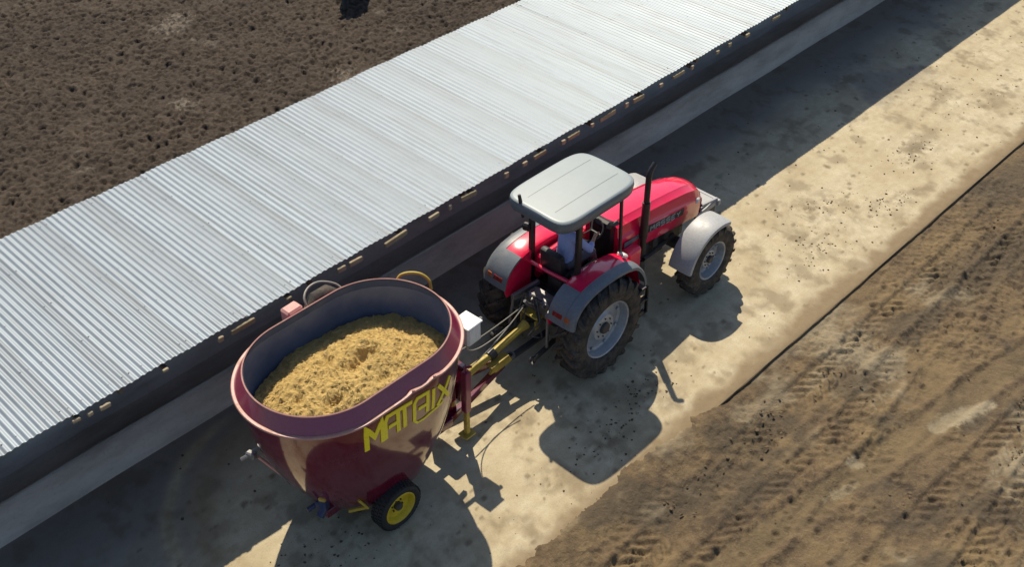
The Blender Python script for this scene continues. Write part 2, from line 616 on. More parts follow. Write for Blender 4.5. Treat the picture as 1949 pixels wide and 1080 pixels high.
mud = sstep(-2.34, -2.66, Y + 0.55 * (n2 - 0.5) + 0.35 * (n1 - 0.5)) * 0.95
mud = np.maximum(mud, np.maximum(0.35 * arc, 0.6 * arc2) * (0.4 + n3))
mud = np.maximum(mud, 0.5 * sstep(-1.4, -2.6, Y) * sstep(0.45, 0.65, n2))
lane = grid_object('lane', X, Y, Z, M['lane'], {'damp': damp, 'stain': stain, 'mud': mud})
sk = MB()
xe = np.linspace(-13, 26, 700)
je = vnoise(xe, xe * 0 + 3.3, 1.1, 91, 4, 0.6) - 0.5
jz = vnoise(xe, xe * 0 + 9.1, 1.9, 92, 4, 0.6) - 0.5
sk.loft([[(x, EDGE + 0.12, -0.3), (x, EDGE - 0.012 + .05 * a, -0.3), (x, EDGE - 0.008 + .05 * a, -0.016 + .03 * min(0, b)), (x, EDGE + 0.12, -0.014)] for x, a, b in zip(xe, je, jz)], True, True)
so = sk.build('lane_edge', M['dirt'], angle=0)
so['kind'] = 'structure'

# dirt field beside the lane
X, Y = mesh_grid(-7, 22, -9.6, -2.15, 0.025)
n1 = vnoise(X, Y, 0.45, 11, 5)
n2 = vnoise(X, Y, 1.7, 12, 5, 0.6)
n3 = vnoise(X, Y, 6.5, 13, 4, 0.6)
n4 = vnoise(X, Y, 18, 14, 3, 0.6)
lowz = -0.075 + 0.05 * (n1 - 0.5) + 0.045 * (n2 - 0.5)
rough_amt = 0.65 + 1.15 * sstep(0.42, 0.62, vnoise(X, Y, 0.8, 15, 3))
Z = lowz + rough_amt * (0.055 * (n3 - 0.5) + 0.036 * (n4 - 0.5))
dark = sstep(0.54, 0.70, vnoise(X, Y * 1.6, 0.75, 16, 5, 0.65)) * 0.8
pale = sstep(0.54, 0.72, vnoise(X * .7, Y, 0.7, 18, 6, 0.66)) * 0.55
olive = np.zeros_like(X)


def track(yc, slope, w, depth, pitch, seed, x0=-7, x1=22, lug=0.5, smooth=False):
    global Z, olive, dark
    yy = Y - (yc + slope * X + 0.5 * (vnoise(X, X * 0, 0.22, seed, 2) - 0.5))
    fade = sstep(x0 - 0.3, x0 + 0.6, X) * sstep(x1 + 0.3, x1 - 0.6, X)
    ins = sstep(w / 2 + 0.07, w / 2 - 0.05, np.abs(yy)) * fade
    broken = sstep(0.40, 0.62, vnoise(X, Y, 1.1, seed + 5, 3))
    Z -= ins * depth * 0.55
    if smooth:
        Z = Z * (1 - 0.7 * ins) + (lowz - depth) * 0.7 * ins
        olive = np.maximum(olive, ins * 0.5 * (0.3 + n2))
    else:
        side = np.where(yy > 0, 0.5, 0.0)
        ph = (X + lug * np.abs(yy) * 1.9 + 0.12 * (n2 - .5)) / pitch + side
        tri = np.abs((ph % 1.0) - 0.5) * 2
        bar = sstep(0.30, 0.62, tri) * sstep(w / 2, w / 2 - 0.05, np.abs(yy)) * sstep(0.0, 0.04, np.abs(yy))
        Z += (bar - 0.45) * ins * depth * (0.08 + 0.92 * broken)
    berm = np.exp(-((np.abs(yy) - w / 2 - 0.09) / 0.07) ** 2) * fade
    Z += berm * 0.022 * (0.5 + n3)


track(-3.62, 0.010, 0.50, 0.050, 0.21, 31, -7, 9)
track(-4.35, 0.03, 0.44, 0.035, 0.20, 37, -4, 22)
track(-4.85, -0.12, 0.42, 0.035, 0.24, 41, smooth=True)
track(-6.1, -0.05, 0.52, 0.045, 0.22, 43, -2, 14)
track(-7.0, 0.02, 0.50, 0.045, 0.22, 47)
track(-3.15, 0.0, 0.36, 0.030, 0.19, 53, -7, 1.2, -0.5)
track(-5.3, 0.16, 0.46, 0.03, 0.23, 59, -3, 9, -0.5)
track(-7.9, 0.10, 0.46, 0.035, 0.23, 61, -3, 12, -0.5)
# hoof pocks in loose bands
for _ in range(1300):
    cx_, cy_ = random.uniform(-4, 17), random.uniform(-8.5, -3.0)
    if vnoise(np.array([cx_]), np.array([cy_]), 0.6, 71, 3)[0] < 0.52:
        continue
    r_, dp = random.uniform(0.025, 0.06), random.uniform(0.01, 0.04)
    i0, i1 = int((cx_ - .25 + 7) / .025), int((cx_ + .25 + 7) / .025)
    j0, j1 = max(0, int((cy_ - .25 + 9.6) / .025)), int((cy_ + .25 + 9.6) / .025)
    d = np.hypot(X[i0:i1, j0:j1] - cx_, Y[i0:i1, j0:j1] - cy_) / r_
    Z[i0:i1, j0:j1] += -dp * np.exp(-d ** 2) + dp * 0.4 * np.exp(-((d - 1.7) / 0.5) ** 2)
    dark[i0:i1, j0:j1] = np.maximum(dark[i0:i1, j0:j1], 0.55 * np.exp(-d ** 2))  # pock bottoms darkened in the colour, like shade in a hollow
for a_, b_, w_, s_ in (((2.75, -5.35), (3.75, -5.70), 0.10, 1.0), ((3.9, -6.4), (5.5, -6.7), 0.35, .5), ((0.9, -3.1), (1.7, -3.3), 0.16, .45),
                       ((1.2, -4.85), (1.32, -4.9), 0.05, 1.), ((0.4, -4.9), (1.0, -5.05), 0.04, .7), ((3, -7.2), (5, -7.3), 0.4, .6)):
    pale = np.maximum(pale, 0.8 * s_ * sstep(w_ * 1.6, w_ * 0.4, seg_dist(X, Y, a_, b_) + 0.24 * (n3 - 0.5) + .16 * (n2 - .5) + .1 * (n4 - .5)))
for a_, b_, w_ in (((2.4, -3.9), (3.6, -4.1), 0.25), ((3.9, -6.1), (4.2, -6.3), 0.22), ((0.3, -3.2), (1.4, -3.7), 0.22), ((3.2, -6.6), (3.3, -6.7), .15),
                   ((6.0, -4.0), (9.5, -4.4), 0.45), ((9, -3.2), (15, -3.4), 0.35), ((-1.5, -3.4), (-.2, -3.6), .18)):
    dark = np.maximum(dark, 0.75 * sstep(w_ * 1.5, w_ * 0.4, seg_dist(X, Y, a_, b_) + 0.5 * (n2 - 0.5) + 0.3 * (n3 - .5)))
# mud carried onto the slab edge, most of it in front (x < 1)
spill = (0.040 * sstep(1.3, -1.2, X) - 0.09 * sstep(0.2, 1.2, X)) * (0.5 + n2) + 0.05 * (n3 - 0.5) + 0.03 * (n4 - 0.5) - 0.30 * (Y - EDGE)
spill += 0.025 * sstep(0.60, 0.72, vnoise(X, Y, 1.1, 81, 4)) * sstep(4, 1, X)
t = sstep(EDGE - 0.14 - 0.6 * sstep(1.4, 0.3, X), EDGE - 0.01, Y)
Z = Z * (1 - t) + np.maximum(np.minimum(spill, 0.03 + 0.03 * (n3 - .5) + 0.04 * (n4 - .5)), -0.06) * t
Z[:, -1] = -0.09
Z[:, 0] = -0.2
dirt = grid_object('dirt_field', X, Y, Z, M['dirt'], {'dark': dark, 'pale': pale, 'olive': olive})

# trampled cattle yard behind the shed
GD = 0.035
X, Y = mesh_grid(-11, 14, 2.9, 22, GD)
n1 = vnoise(X, Y, 0.3, 101, 4)
n2 = vnoise(X, Y, 2.0, 102, 4)
n3 = vnoise(X, Y, 15.0, 103, 2, 0.7)
Z = 0.06 * (n1 - 0.5) + 0.05 * (n2 - 0.5) + 0.12 * (n3 - 0.5) - 0.03
dark = np.zeros_like(X)
pale = sstep(0.73, 0.82, vnoise(X, Y, 1.3, 104, 4, 0.65)) * 0.25
for cx_, cy_, r_ in ((1.9, 14.3, .42), (2.3, 14.5, .3), (3.4, 9.5, .25), (7.4, 11, .2), (0.2, 11.0, .15)):
    pale = np.maximum(pale, 0.4 * sstep(r_ * 1.1, r_ * .3, np.hypot(X - cx_, Y - cy_) + 1.1 * (n3 - .5)))
for _ in range(34000):
    cx_, cy_ = random.uniform(-9, 13), random.uniform(4.5, 20.5)
    r_, dp = random.uniform(0.025, 0.05), random.uniform(0.02, 0.07)
    i0, i1 = max(0, int((cx_ - .15 + 11) / GD)), int((cx_ + .18 + 11) / GD)
    j0, j1 = max(0, int((cy_ - .15 - 2.9) / GD)), int((cy_ + .18 - 2.9) / GD)
    d = np.hypot(X[i0:i1, j0:j1] - cx_, Y[i0:i1, j0:j1] - cy_) / r_
    g = np.exp(-d ** 2)
    Z[i0:i1, j0:j1] -= dp * g
    dark[i0:i1, j0:j1] = np.maximum(dark[i0:i1, j0:j1], 0.6 * g)  # shade inside each hoof pit is put into the colour too
grid_object('cattle_yard', X, Y, Z, M['mud'], {'dark': dark, 'pale': pale})


def clods(name, mat, n, area, smin, smax, z0, label, clusters=None, seed=1):
    rnd = random.Random(seed)
    mb = MB()
    for i in range(n):
        if clusters and rnd.random() < 0.6:
            c = rnd.choice(clusters)
            x, y = rnd.gauss(c[0], c[2]), rnd.gauss(c[1], c[2] * 0.5)
            if not (area[2] < y < area[3]):
                continue
        else:
            x, y = rnd.uniform(area[0], area[1]), rnd.uniform(area[2], area[3])
        s = smin + (smax - smin) * rnd.random() ** 3
        mb.blob((x, y, z0 + s * 0.15), (s * rnd.uniform(.7, 1.3), s * rnd.uniform(.6, 1.1), s * rnd.uniform(.35, .65)), 1, 0.28, rnd)
    o = mb.build(name, mat, angle=0)
    return tag(o, label, 'clods', kind='stuff')


clods('manure_clods', M['clod'], 1500, (-9, 20, -2.5, 2.3), 0.004, 0.026, 0.0,
      'small dark manure crumbs scattered over the concrete lane',
      [(9.5, -1.3, .5), (6.2, -1.0, .6), (7.4, -1.9, .4), (5.2, -1.7, .5), (-1, -2, .4), (.2, -1.7, .4), (-5, -.7, .6), (12, -.9, .8), (-6.3, -.6, .6)], 3)
clods('dirt_clods', M['dirt_clod'], 800, (-5, 17, -8.5, -2.85), 0.006, 0.034, -0.06,
      'loose brown clods lying on the rutted dirt field',
      [(4.1, -6.2, .25), (3.2, -6.6, .2), (3, -4, .6), (.9, -3.5, .5), (7.5, -4.2, 1), (12, -3.3, 1), (-1, -3.4, .5)], 5)

# ------------------------------------------------------------------ shed
EAVE_Y, FAR_Y, ROOF_Z = 1.70, 5.74, 2.36
SX0, SX1 = -13.0, 22.0
shed = thing('feed_shed', 'long low open shed with a silvery corrugated roof along the lane', 'shed', (0, 0, 0))
SHEETW, NCOR = 0.86, 9
PITCHC = SHEETW / NCOR


def sheet_mesh():
    mb = MB()
    per = 8
    us = np.linspace(-0.012, SHEETW + 0.03, NCOR * per + 4)
    top, bot = [], []
    ys = [EAVE_Y, EAVE_Y + 1.3, EAVE_Y + 2.7, FAR_Y]
    n = len(us)
    vs = []
    for k, off in ((0, 0.0), (1, -0.004)):
        for y in ys:
            for u in us:
                z = 0.0085 * math.cos(2 * math.pi * u / PITCHC) + off + 0.006 * (u / SHEETW) + 0.012 * math.sin(math.pi * u / SHEETW)
                vs.append((u, y, z))
    fs = []
    L = len(ys) * n
    for j in range(len(ys) - 1):
        for i in range(n - 1):
            a = j * n + i
            fs.append((a, a + 1, a + n + 1, a + n))
            fs.append((L + a, L + a + n, L + a + n + 1, L + a + 1))
    for i in range(n - 1):
        fs.append((i, L + i, L + i + 1, i + 1))
        a = (len(ys) - 1) * n + i
        fs.append((a, a + 1, L + a + 1, L + a))
    mb.add(vs, fs)
    return mb.mesh('roof_sheet', M['sheet'], 60)


sm = sheet_mesh()
scb = MB()
for y in (1.86, 2.86, 3.86, 4.86, 5.58):
    for k in range(0, NCOR, 2):
        scb.lathe([(.011, 0.0), (.011, .006), (.006, .010), (.0005, .011)], ((k + .0) * PITCHC + (.004 if k == 0 else 0), y, 0.0095 + .006 * k / NCOR), 6, 'z')
scm = scb.mesh('screws', M['steel'], 0)
nsheet = int((SX1 - SX0) / SHEETW)
for i in range(nsheet):
    o = bpy.data.objects.new('roof_sheet', sm)
    col.objects.link(o)
    o.parent = shed
    o.location = (SX0 + i * SHEETW, random.uniform(-0.007, 0.007), ROOF_Z + random.uniform(-0.003, 0.003))
    sc_o = bpy.data.objects.new('screws', scm)
    col.objects.link(sc_o)
    sc_o.parent = o
    sc_o['kind'] = 'stuff'
    o.rotation_euler = (random.uniform(-0.0012, 0.0012), random.uniform(-0.006, 0.006), random.uniform(-0.001, 0.001))

# posts, beams and purlins
for i in range(12):
    x = -12.4 + i * 3.05
    for y, nm in ((4.05, 'post'), (5.45, 'post')):
        mb = MB().tube([(x, y, -0.2), (x + random.uniform(-.02, .02), y, ROOF_Z - 0.16)], [0.085, 0.075], 9)
        mb.build(nm, M['post'], shed)
    MB().bar((x, 1.80, ROOF_Z - 0.115), (x, 5.66, ROOF_Z - 0.115), 0.06, 0.13).build('rafter', M['post'], shed)
for y in (1.86, 2.86, 3.86, 4.86, 5.58):
    MB().box(((SX0 + SX1) / 2, y, ROOF_Z - 0.033), (SX1 - SX0 - 0.4, 0.075, 0.036)).build('purlin', M['post'], shed)
MB().box(((SX0 + SX1) / 2, 4.05, ROOF_Z - 0.27), (SX1 - SX0 - 0.4, 0.05, 0.16)).build('beam', M['post'], shed)
# pale broken board ends that stick out past the sheets along the eave
EB = [(-6.98, .12, .06), (-6.80, .08, .07), (-6.60, .16, .08), (-5.72, .09, .05), (-4.86, .09, .10), (-4.50, .42, .10), (-3.72, .10, .06), (-2.78, .16, .10),
      (-2.52, .26, .10), (-1.75, .50, .10), (-.98, .24, .09), (-.62, .06, .12), (-.22, .36, .10), (.62, .10, .12), (1.05, .12, .09), (1.42, .34, .09),
      (1.98, .10, .10), (2.25, .34, .09), (2.72, .08, .09), (3.15, .46, .10), (3.66, .10, .12), (3.98, .34, .10), (4.62, .10, .09), (5.15, .36, .08),
      (5.55, .08, .10), (6.35, .10, .09), (6.75, .10, .10), (7.3, .14, .08), (8.3, .30, .07)]
for i, (x, L, h) in enumerate(EB):
    mb = MB().box((x, EAVE_Y - 0.035 + random.uniform(-.02, .01), ROOF_Z - 0.032 - h / 2 - random.uniform(0, .012)), (L * .9, 0.045, h * .8),
                  (random.uniform(-.1, .1), random.uniform(-.05, .05), random.uniform(-.05, .05)), 0.008)
    mb.build('board_end', M['pale_timber'] if L < 0.3 else M['timber'], shed)
    if i % 3 == 0:
        MB().bar((x + L * .3, EAVE_Y - 0.03, ROOF_Z - 0.09), (x + L * .3, 2.3, ROOF_Z - 0.10), 0.05, 0.07).build('rafter_end', M['post'], shed)

# feed trough under the eave
tr = thing('feed_trough', 'long grey concrete feed trough running under the shed eave', 'trough', (0, 0, 0))
prof = [(KERB, -0.2), (KERB, 0.03), (KERB + 0.02, 0.10), (KERB + 0.07, 0.22), (KERB + 0.135, 0.34), (KERB + 0.19, 0.41), (KERB + 0.25, 0.445), (KERB + 0.31, 0.43),
        (KERB + 0.35, 0.36), (KERB + 0.42, 0.22), (KERB + 0.55, 0.14), (KERB + 1.0, 0.14), (KERB + 1.1, 0.25), (KERB + 1.14, 0.6), (KERB + 1.28, 0.6), (KERB + 1.28, -0.2)]
mb = MB()
xs = np.linspace(SX0, SX1 + 4, 60)
mb.loft([[(x, y + 0.008 * math.sin(x * 1.7), z + (0.006 * math.sin(x * 2.3 + y) if z > 0.05 else 0)) for y, z in prof] for x in xs], True, True)
mb.build('trough_body', M['trough'], tr, 40)

# ------------------------------------------------------------------ tractor
trac = thing('tractor', 'red open-station tractor with a pale grey canopy and a driver aboard', 'tractor', (0, 0, 0))
AX, FXW = 0.15, 2.90


def lugged_tyre(Rt, w, rr, nl, lug_h, lug_w):
    mb = MB()
    Rc = Rt - lug_h
    h = w / 2
    sec = Rc - rr
    prof = [(rr - .015, -h * .70), (rr + .02 * 1.2, -h * .90), (rr + sec * .30, -h), (rr + sec * .58, -h), (rr + sec * .82, -h * .90), (Rc - .01, -h * .62), (Rc, -h * .3), (Rc + .004, 0)]
    prof = prof + [(r_, -y_) for r_, y_ in prof[-2::-1]]
    mb.lathe(prof, (0, 0, 0), 56)
    for s in (-1, 1):
        for k in range(nl):
            a0 = 2 * math.pi * (k + (0.5 if s > 0 else 0)) / nl
            rings = []
            for hh, r_in, r_out, wf in ((-.03, Rc - .01, Rt, 1.0), (h * .32, Rc - .01, Rt, 1.0), (h * .68, Rc - .03, Rt - .006, 1.1), (h * .96, Rc - .07, Rt - .035, 1.25), (h * 1.01, Rc - .13, Rt - .095, 1.2)):
                da = 0.95 * (hh / (h)) * 0.26
                hw = lug_w * wf / Rt / 2
                ring = []
                for aa, rad in ((-hw * 1.25, r_in), (-hw * .85, r_out), (hw * .85, r_out), (hw * 1.25, r_in)):
                    a = a0 + da + aa
                    ring.append((rad * math.cos(a), s * hh, rad * math.sin(a)))
                rings.append(ring)
            mb.loft(rings, True, True)
    return mb


def wheel_set(name_mat, Rt, w, rr, nl, lh, lw):
    """meshes of one driven wheel seen from its outer (-y) side"""
    h = w / 2
    ty = lugged_tyre(Rt, w, rr, nl, lh, lw).mesh('tyre', M['tyre'], 30)
    o = -h * .74
    rb = MB().lathe([(rr + .012, o + .03), (rr + .012, o), (rr - .012, o - .012), (rr - .030, o), (rr - .045, o + .05), (rr - .055, o + .13), (rr - .10, o + .15), (rr * .62, o + .135), (rr * .50, o + .11),
                     (rr * .44, o + .075), (rr * .20, o + .072), (0.001, o + .072)], n=48)
    rb.lathe([(rr + .012, -o - .03), (rr - .012, -o + .012), (rr - .05, -o - .05), (rr - .06, o + .13)], n=48)
    for k in range(8):
        a = 2 * math.pi * (k + .5) / 8
        rb.box((rr * .80 * math.cos(a), o + .125, rr * .80 * math.sin(a)), (.05, .03, .05), (0, -a, 0), .008)
    rm = rb.mesh('wheel', M['rim'], 30)
    hb = MB().lathe([(.001, o + .02), (rr * .16, o + .02), (rr * .19, o + .035), (rr * .20, o + .075)], n=20)
    for k in range(8):
        a = 2 * math.pi * k / 8
        hb.lathe([(.001, o + .055), (.013, o + .055), (.013, o + .08)], (rr * .33 * math.cos(a), 0, rr * .33 * math.sin(a)), 6)
    hm = hb.mesh('hub', M['iron'], 30)
    return rm, ty, hm


def place_wheel(meshes, x, y, z, flip, spin, parent):
    o = bpy.data.objects.new('wheel', meshes[0])
    col.objects.link(o)
    o.parent = parent
    o.location = (x, y, z)
    o.rotation_euler = (0, spin, math.pi if flip else 0)
    for nm, me in (('tyre', meshes[1]), ('hub', meshes[2])):
        c = bpy.data.objects.new(nm, me)
        col.objects.link(c)
        c.parent = o
    return o


rear = wheel_set('rear', 0.875, 0.47, 0.505, 21, 0.045, 0.062)
front = wheel_set('front', 0.665, 0.37, 0.365, 19, 0.036, 0.05)
place_wheel(rear, AX, -0.805, 0.86, False, 0.1, trac)
place_wheel(rear, AX, 0.805, 0.86, True, 0.22, trac)
place_wheel(front, FXW, -0.835, 0.65, False, 0.05, trac)
place_wheel(front, FXW, 0.835, 0.65, True, 0.15, trac)

# chassis
mb = MB()
mb.box((0.22, 0, 0.86), (0.85, 0.46, 0.52), bev=.06)
mb.box((0.95, 0, 0.92), (0.9, 0.38, 0.44), bev=.05)
mb.lathe([(.13, -.60), (.16, -.5), (.20, -.3), (.24, -.2), (.24, .2), (.20, .3), (.16, .5), (.13, .60)], (AX, 0, .86), 20)
mb.build('transmission', M['iron'], trac)
mb = MB()
mb.box((2.15, 0, 1.00), (1.7, 0.42, 0.56), bev=.05)
mb.box((1.95, 0, 0.72), (1.3, 0.32, 0.20), bev=.04)
for x in (1.55, 1.85, 2.15, 2.45):
    mb.box((x, -.26, 1.10), (.12, .14, .20), bev=.03)
    mb.box((x + .1, .26, 1.10), (.12, .14, .20), bev=.03)
mb.tube([(1.4, -.28, .95), (2.0, -.30, .90), (2.7, -.26, .95)], .035, 8)
mb.lathe([(.07, 0), (.07, .26)], (1.75, -.33, .72), 12, 'z')
mb.build('engine', M['iron'], trac)
mb = MB()
mb.box((FXW, 0, 0.62), (.20, 1.25, .16), bev=.03)
mb.lathe([(.15, -.62), (.17, -.5), (.10, -.45), (.10, .45), (.17, .5), (.15, .62)], (FXW, 0, .65), 16)
mb.box((FXW, 0, .78), (.5, .30, .22), bev=.03)
mb.build('front_axle', M['iron'], trac)


def hood_ring(x, w, zb, zs, wt, zt, d=0.028):
    g = wt + .03
    half = [(w * .96, zb), (w, zb + (zs - zb) * .5), (w, zs), (w - .035, zs + .045), ((w + g) / 2 + .01, zt - .055 - d * .5), (g, zt - d), (wt, zt), (wt * .5, zt + .012)]
    return [(x, -y, z) for y, z in half] + [(x, 0, zt + .016)] + [(x, y, z) for y, z in half[::-1]]


HS = [(1.10, .35, 1.42, 1.72, .185, 2.005), (1.45, .365, 1.34, 1.71, .195, 1.985), (2.0, .38, 1.28, 1.665, .20, 1.935), (2.5, .385, 1.22, 1.60, .195, 1.865), (2.9, .375, 1.16, 1.525, .175, 1.785),
      (3.15, .355, 1.10, 1.46, .155, 1.705), (3.30, .33, 1.06, 1.40, .135, 1.625), (3.40, .30, 1.04, 1.32, .115, 1.53), (3.46, .26, 1.04, 1.24, .09, 1.41), (3.48, .22, 1.05, 1.18, .07, 1.30)]
mb = MB()
rings = []
for (a, b) in zip(HS[:-1], HS[1:]):
    for t in (0, .34, .67):
        rings.append(hood_ring(*[p + (q - p) * t for p, q in zip(a, b)]))
rings.append(hood_ring(*HS[-1]))
mb.loft(rings, True, True)
hood = mb.build('hood', M['red'], trac, 28)
# side grilles, name marks and headlights
for s in (-1, 1):
    mb = MB()
    mb.box((3.345, s * .318, 1.25), (.035, .012, .30), (0, 0, s * -.55), .004)
    mb.build('side_grille', M['black'], trac)
    mb = MB()
    mb.box((1.48, s * .372, 1.575), (.56, .010, .085), (0, .06, s * -.025), .003)
    mb.build('side_stripe', M['grey_plastic'], trac)
    mb = MB().box((3.20, s * .335, 1.43), (.14, .05, .10), (0, .35, s * -.32), .02)
    mb.build('headlight', M['white'], trac)
# worn pale marks where the maker's lettering stands on the hood side
HL = {'M': ((0, 0, 0, .1), (0, .1, .045, .05), (.045, .05, .09, .1), (.09, .1, .09, 0)),
      'A': ((0, 0, 0, .1), (0, .1, .09, .1), (.09, .1, .09, .0), (0, .05, .09, .05)),
      'S': ((0, .1, .09, .1), (0, .1, 0, .05), (0, .05, .09, .05), (.09, .05, .09, 0), (0, 0, .09, 0)),
      'E': ((0, 0, 0, .1), (0, .1, .09, .1), (0, .05, .07, .05), (0, 0, .09, 0)),
      'Y': ((0, .1, .045, .05), (.09, .1, .045, .05), (.045, .05, .045, 0))}
MB().box((2.25, -.3825, 1.530), (1.02, .008, .135), (0, .142, 0), .003).build('side_vent', M['black'], hood, 0)
for n_, ch in enumerate('MASSEY'):
    mb = MB()
    x, z0 = 1.86 + n_ * .14, 1.53 - n_ * .020
    for a in HL[ch]:
        mb.bar((x + a[0], -.3875, z0 + a[1] * .9), (x + a[2], -.3875, z0 + a[3] * .9), .006, .020)
    mb.build('letter', M['pale_fender'], hood, 0)
# front: grille, weight bracket
mb = MB()
mb.box((3.47, 0, 1.16), (.05, .44, .30), bev=.01)
mb.build('front_grille', M['black'], trac)
mb = MB()
for s in (-1, 1):
    mb.bar((3.25, s * .30, 1.02), (3.86, s * .30, 1.06), .05, .10, .008)
mb.box((3.86, 0, 1.06), (.07, .74, .11), bev=.01)
mb.box((3.62, 0, 1.105), (.40, .56, .02), bev=.004)
mb.bar((3.40, -.30, 1.20), (3.86, -.30, 1.12), .04, .04)
mb.bar((3.40, .30, 1.20), (3.86, .30, 1.12), .04, .04)
mb.build('front_bracket', M['pale_fender'], trac)
mb = MB()
for k in range(5):
    mb.box((3.80, -.22 + k * .11, .86), (.26, .085, .26), bev=.03)
mb.build('front_weights', M['iron'], trac)
# front fenders
for s in (-1, 1):
    mb = MB()
    rings = []
    for k in range(15):
        a = R(66 + k * (170 - 66) / 14)
        ring = []
        for yy, rr_ in ((.60, .735), (.605, .76), (.66, .772), (.84, .776), (1.00, .770), (1.045, .755), (1.05, .70), (1.035, .70), (1.03, .742), (1.0, .752), (.84, .758), (.66, .754), (.62, .74)):
            ring.append((FXW + rr_ * math.cos(a), s * yy, .65 + rr_ * math.sin(a)))
        rings.append(ring)
    mb.loft(rings, True, True)
    mb.build('front_fender', M['pale_fender'], trac, 40)
    MB().tube([(FXW, s * .58, .70), (FXW - .1, s * .6, 1.2), (FXW - .1, s * .8, 1.40)], .022, 8).build('fender_stay', M['black'], trac)

# rear fenders: red shell, inner wall, grey flare, lamps
FPROF = smooth_path([(1.17, 0, 1.06), (1.12, 0, 1.33), (.99, 0, 1.56), (.82, 0, 1.71), (.50, 0, 1.795), (.15, 0, 1.81), (-.18, 0, 1.775), (-.43, 0, 1.67), (-.59, 0, 1.50), (-.655, 0, 1.28)], 5)
for s in (-1, 1):
    def strip(a, b, sec):
        n = len(FPROF) - 1
        rings = []
        for k in range(int(a * n), int(b * n) + 1):
            t = (FPROF[min(k + 1, n)] - FPROF[max(k - 1, 0)]).normalized()
            nrm = Vector((t.z, 0, -t.x))
            if nrm.dot(FPROF[k] - Vector((AX, 0, .86))) < 0:
                nrm = -nrm
            rings.append([(FPROF[k].x + nrm.x * o, s * y, FPROF[k].z + nrm.z * o) for y, o in sec])
        return rings
    mb = MB()
    mb.loft(strip(0, .72, [(.44, -.09), (.445, -.02), (.49, .0), (.70, .005), (.77, .0), (.77, -.02), (.50, -.022), (.465, -.04), (.465, -.09)]), True, True)
    mb.prism([(p_.x, p_.z - .03) for p_ in FPROF] + [(-.62, 1.14), (1.12, 1.06)], s * .442, s * .462)
    mb.build('rear_fender', M['red'], trac, 40)
    mb = MB()
    mb.loft(strip(.06, 1, [(.772, -.03), (.772, .008), (.85, .006), (.91, -.008), (.94, -.03), (.942, -.075), (.925, -.075), (.92, -.045), (.90, -.03), (.85, -.022)]), True, True)
    mb.loft(strip(.725, 1, [(.445, -.04), (.445, .008), (.60, .02), (.77, .012), (.77, -.03), (.60, -.03)]), True, True)
    mb.build('fender_flare', M['grey_plastic'], trac, 40)
    pt, tg = FPROF[-4], (FPROF[-2] - FPROF[-6]).normalized()
    ang = math.atan2(-tg.z, -tg.x)
    MB().box((pt.x - .005, s * .62, pt.z + .014), (.085, .19, .03), (0, -ang, 0), .01).build('tail_lamp', M['glassred'], trac)
    MB().box((pt.x - .002, s * .80, pt.z + .010), (.085, .10, .03), (0, -ang, 0), .01).build('turn_lamp', M['amber'], trac)
    MB().box((.98, s * .52, 1.60), (.13, .16, .08), (0, .5, 0), .02).build('fender_lamp', M['white'], trac)

# platform, console, dash
mb = MB()
mb.box((.62, 0, 1.12), (1.15, .88, .04), bev=.01)
mb.box((1.0, -.68, 1.02), (.42, .42, .03), bev=.008)
mb.box((1.0, .68, 1.02), (.42, .42, .03), bev=.008)
mb.build('platform', M['black'], trac)
for s in (-1, 1):
    mb = MB()
    for k in range(2):
        mb.box((1.12, s * .86, .50 + k * .28), (.26, .10, .03), bev=.006)
    mb.bar((.99, s * .88, .48), (.99, s * .86, 1.02), .03, .05)
    mb.bar((1.25, s * .88, .48), (1.25, s * .86, 1.02), .03, .05)
    mb.build('step', M['black'], trac)
    MB().box((1.28, s * .46, 1.34), (.34, .20, .42), (0, 0, 0), .04).build('fuel_tank', M['red'], trac)
    MB().box((.30, s * .36, 1.50), (.60, .14, .34), bev=.03).build('side_console', M['red'] if s > 0 else M['black'], trac)
mb = MB()
mb.box((1.14, 0, 1.60), (.20, .50, .80), bev=.04)
mb.box((1.06, 0, 1.96), (.22, .46, .14), (0, .4, 0), .04)
dash = mb.build('dashboard', M['black'], trac)
mb = MB()
cw = Vector((.82, 0, 1.92))
qw = Euler((0, R(-35), 0)).to_matrix()
ringp = [cw + qw @ Vector((.20 * math.cos(2 * math.pi * k / 20), .20 * math.sin(2 * math.pi * k / 20), 0)) for k in range(21)]
mb.tube(ringp, .015, 7)
for k in range(3):
    a = 2 * math.pi * k / 3 + .5
    mb.bar(cw, cw + qw @ Vector((.19 * math.cos(a), .19 * math.sin(a), 0)), .025, .012)
mb.tube([cw, cw + qw @ Vector((0, 0, -.30))], .03, 8)
mb.build('steering_wheel', M['black'], trac)
mb = MB()
mb.box((.18, 0, 1.50), (.46, .46, .13), bev=.05, seg=2)
mb.box((-.06, 0, 1.76), (.13, .44, .46), (0, -.12, 0), .05, 2)
mb.box((.16, 0, 1.28), (.34, .34, .30), bev=.03)
mb.build('seat', M['seat'], trac)
# safety frame
mb = MB()
for s in (-1, 1):
    mb.bar((-.03, s * .47, 1.16), (-.03, s * .47, 2.84), .075, .095, .012)
    mb.bar((-.03, s * .47, 1.20), (-.03, s * .43, .95), .09, .11)
mb.bar((-.03, -.47, 2.75), (-.03, .47, 2.75), .07, .07)
mb.build('safety_frame', M['black'], trac)
for s in (-1, 1):
    MB().bar((1.02, s * .46, 1.15), (.93, s * .46, 2.84), .045, .05, .008).build('front_post', M['black'], trac)
MB().tube([(-.14, .47, 1.62), (-.16, 0, 1.64), (-.14, -.47, 1.66)], .032, 10).build('rear_crossbar', M['red'], trac)
# canopy
NXc, NYc = 84, 70
cx0, hx, hy = .330, .85, .605


def sq(u, v, p=6.0):
    m = max(abs(u), abs(v))
    if m < 1e-9:
        return 0, 0
    n = (abs(u) ** p + abs(v) ** p) ** (1 / p)
    return u * m / n, v * m / n


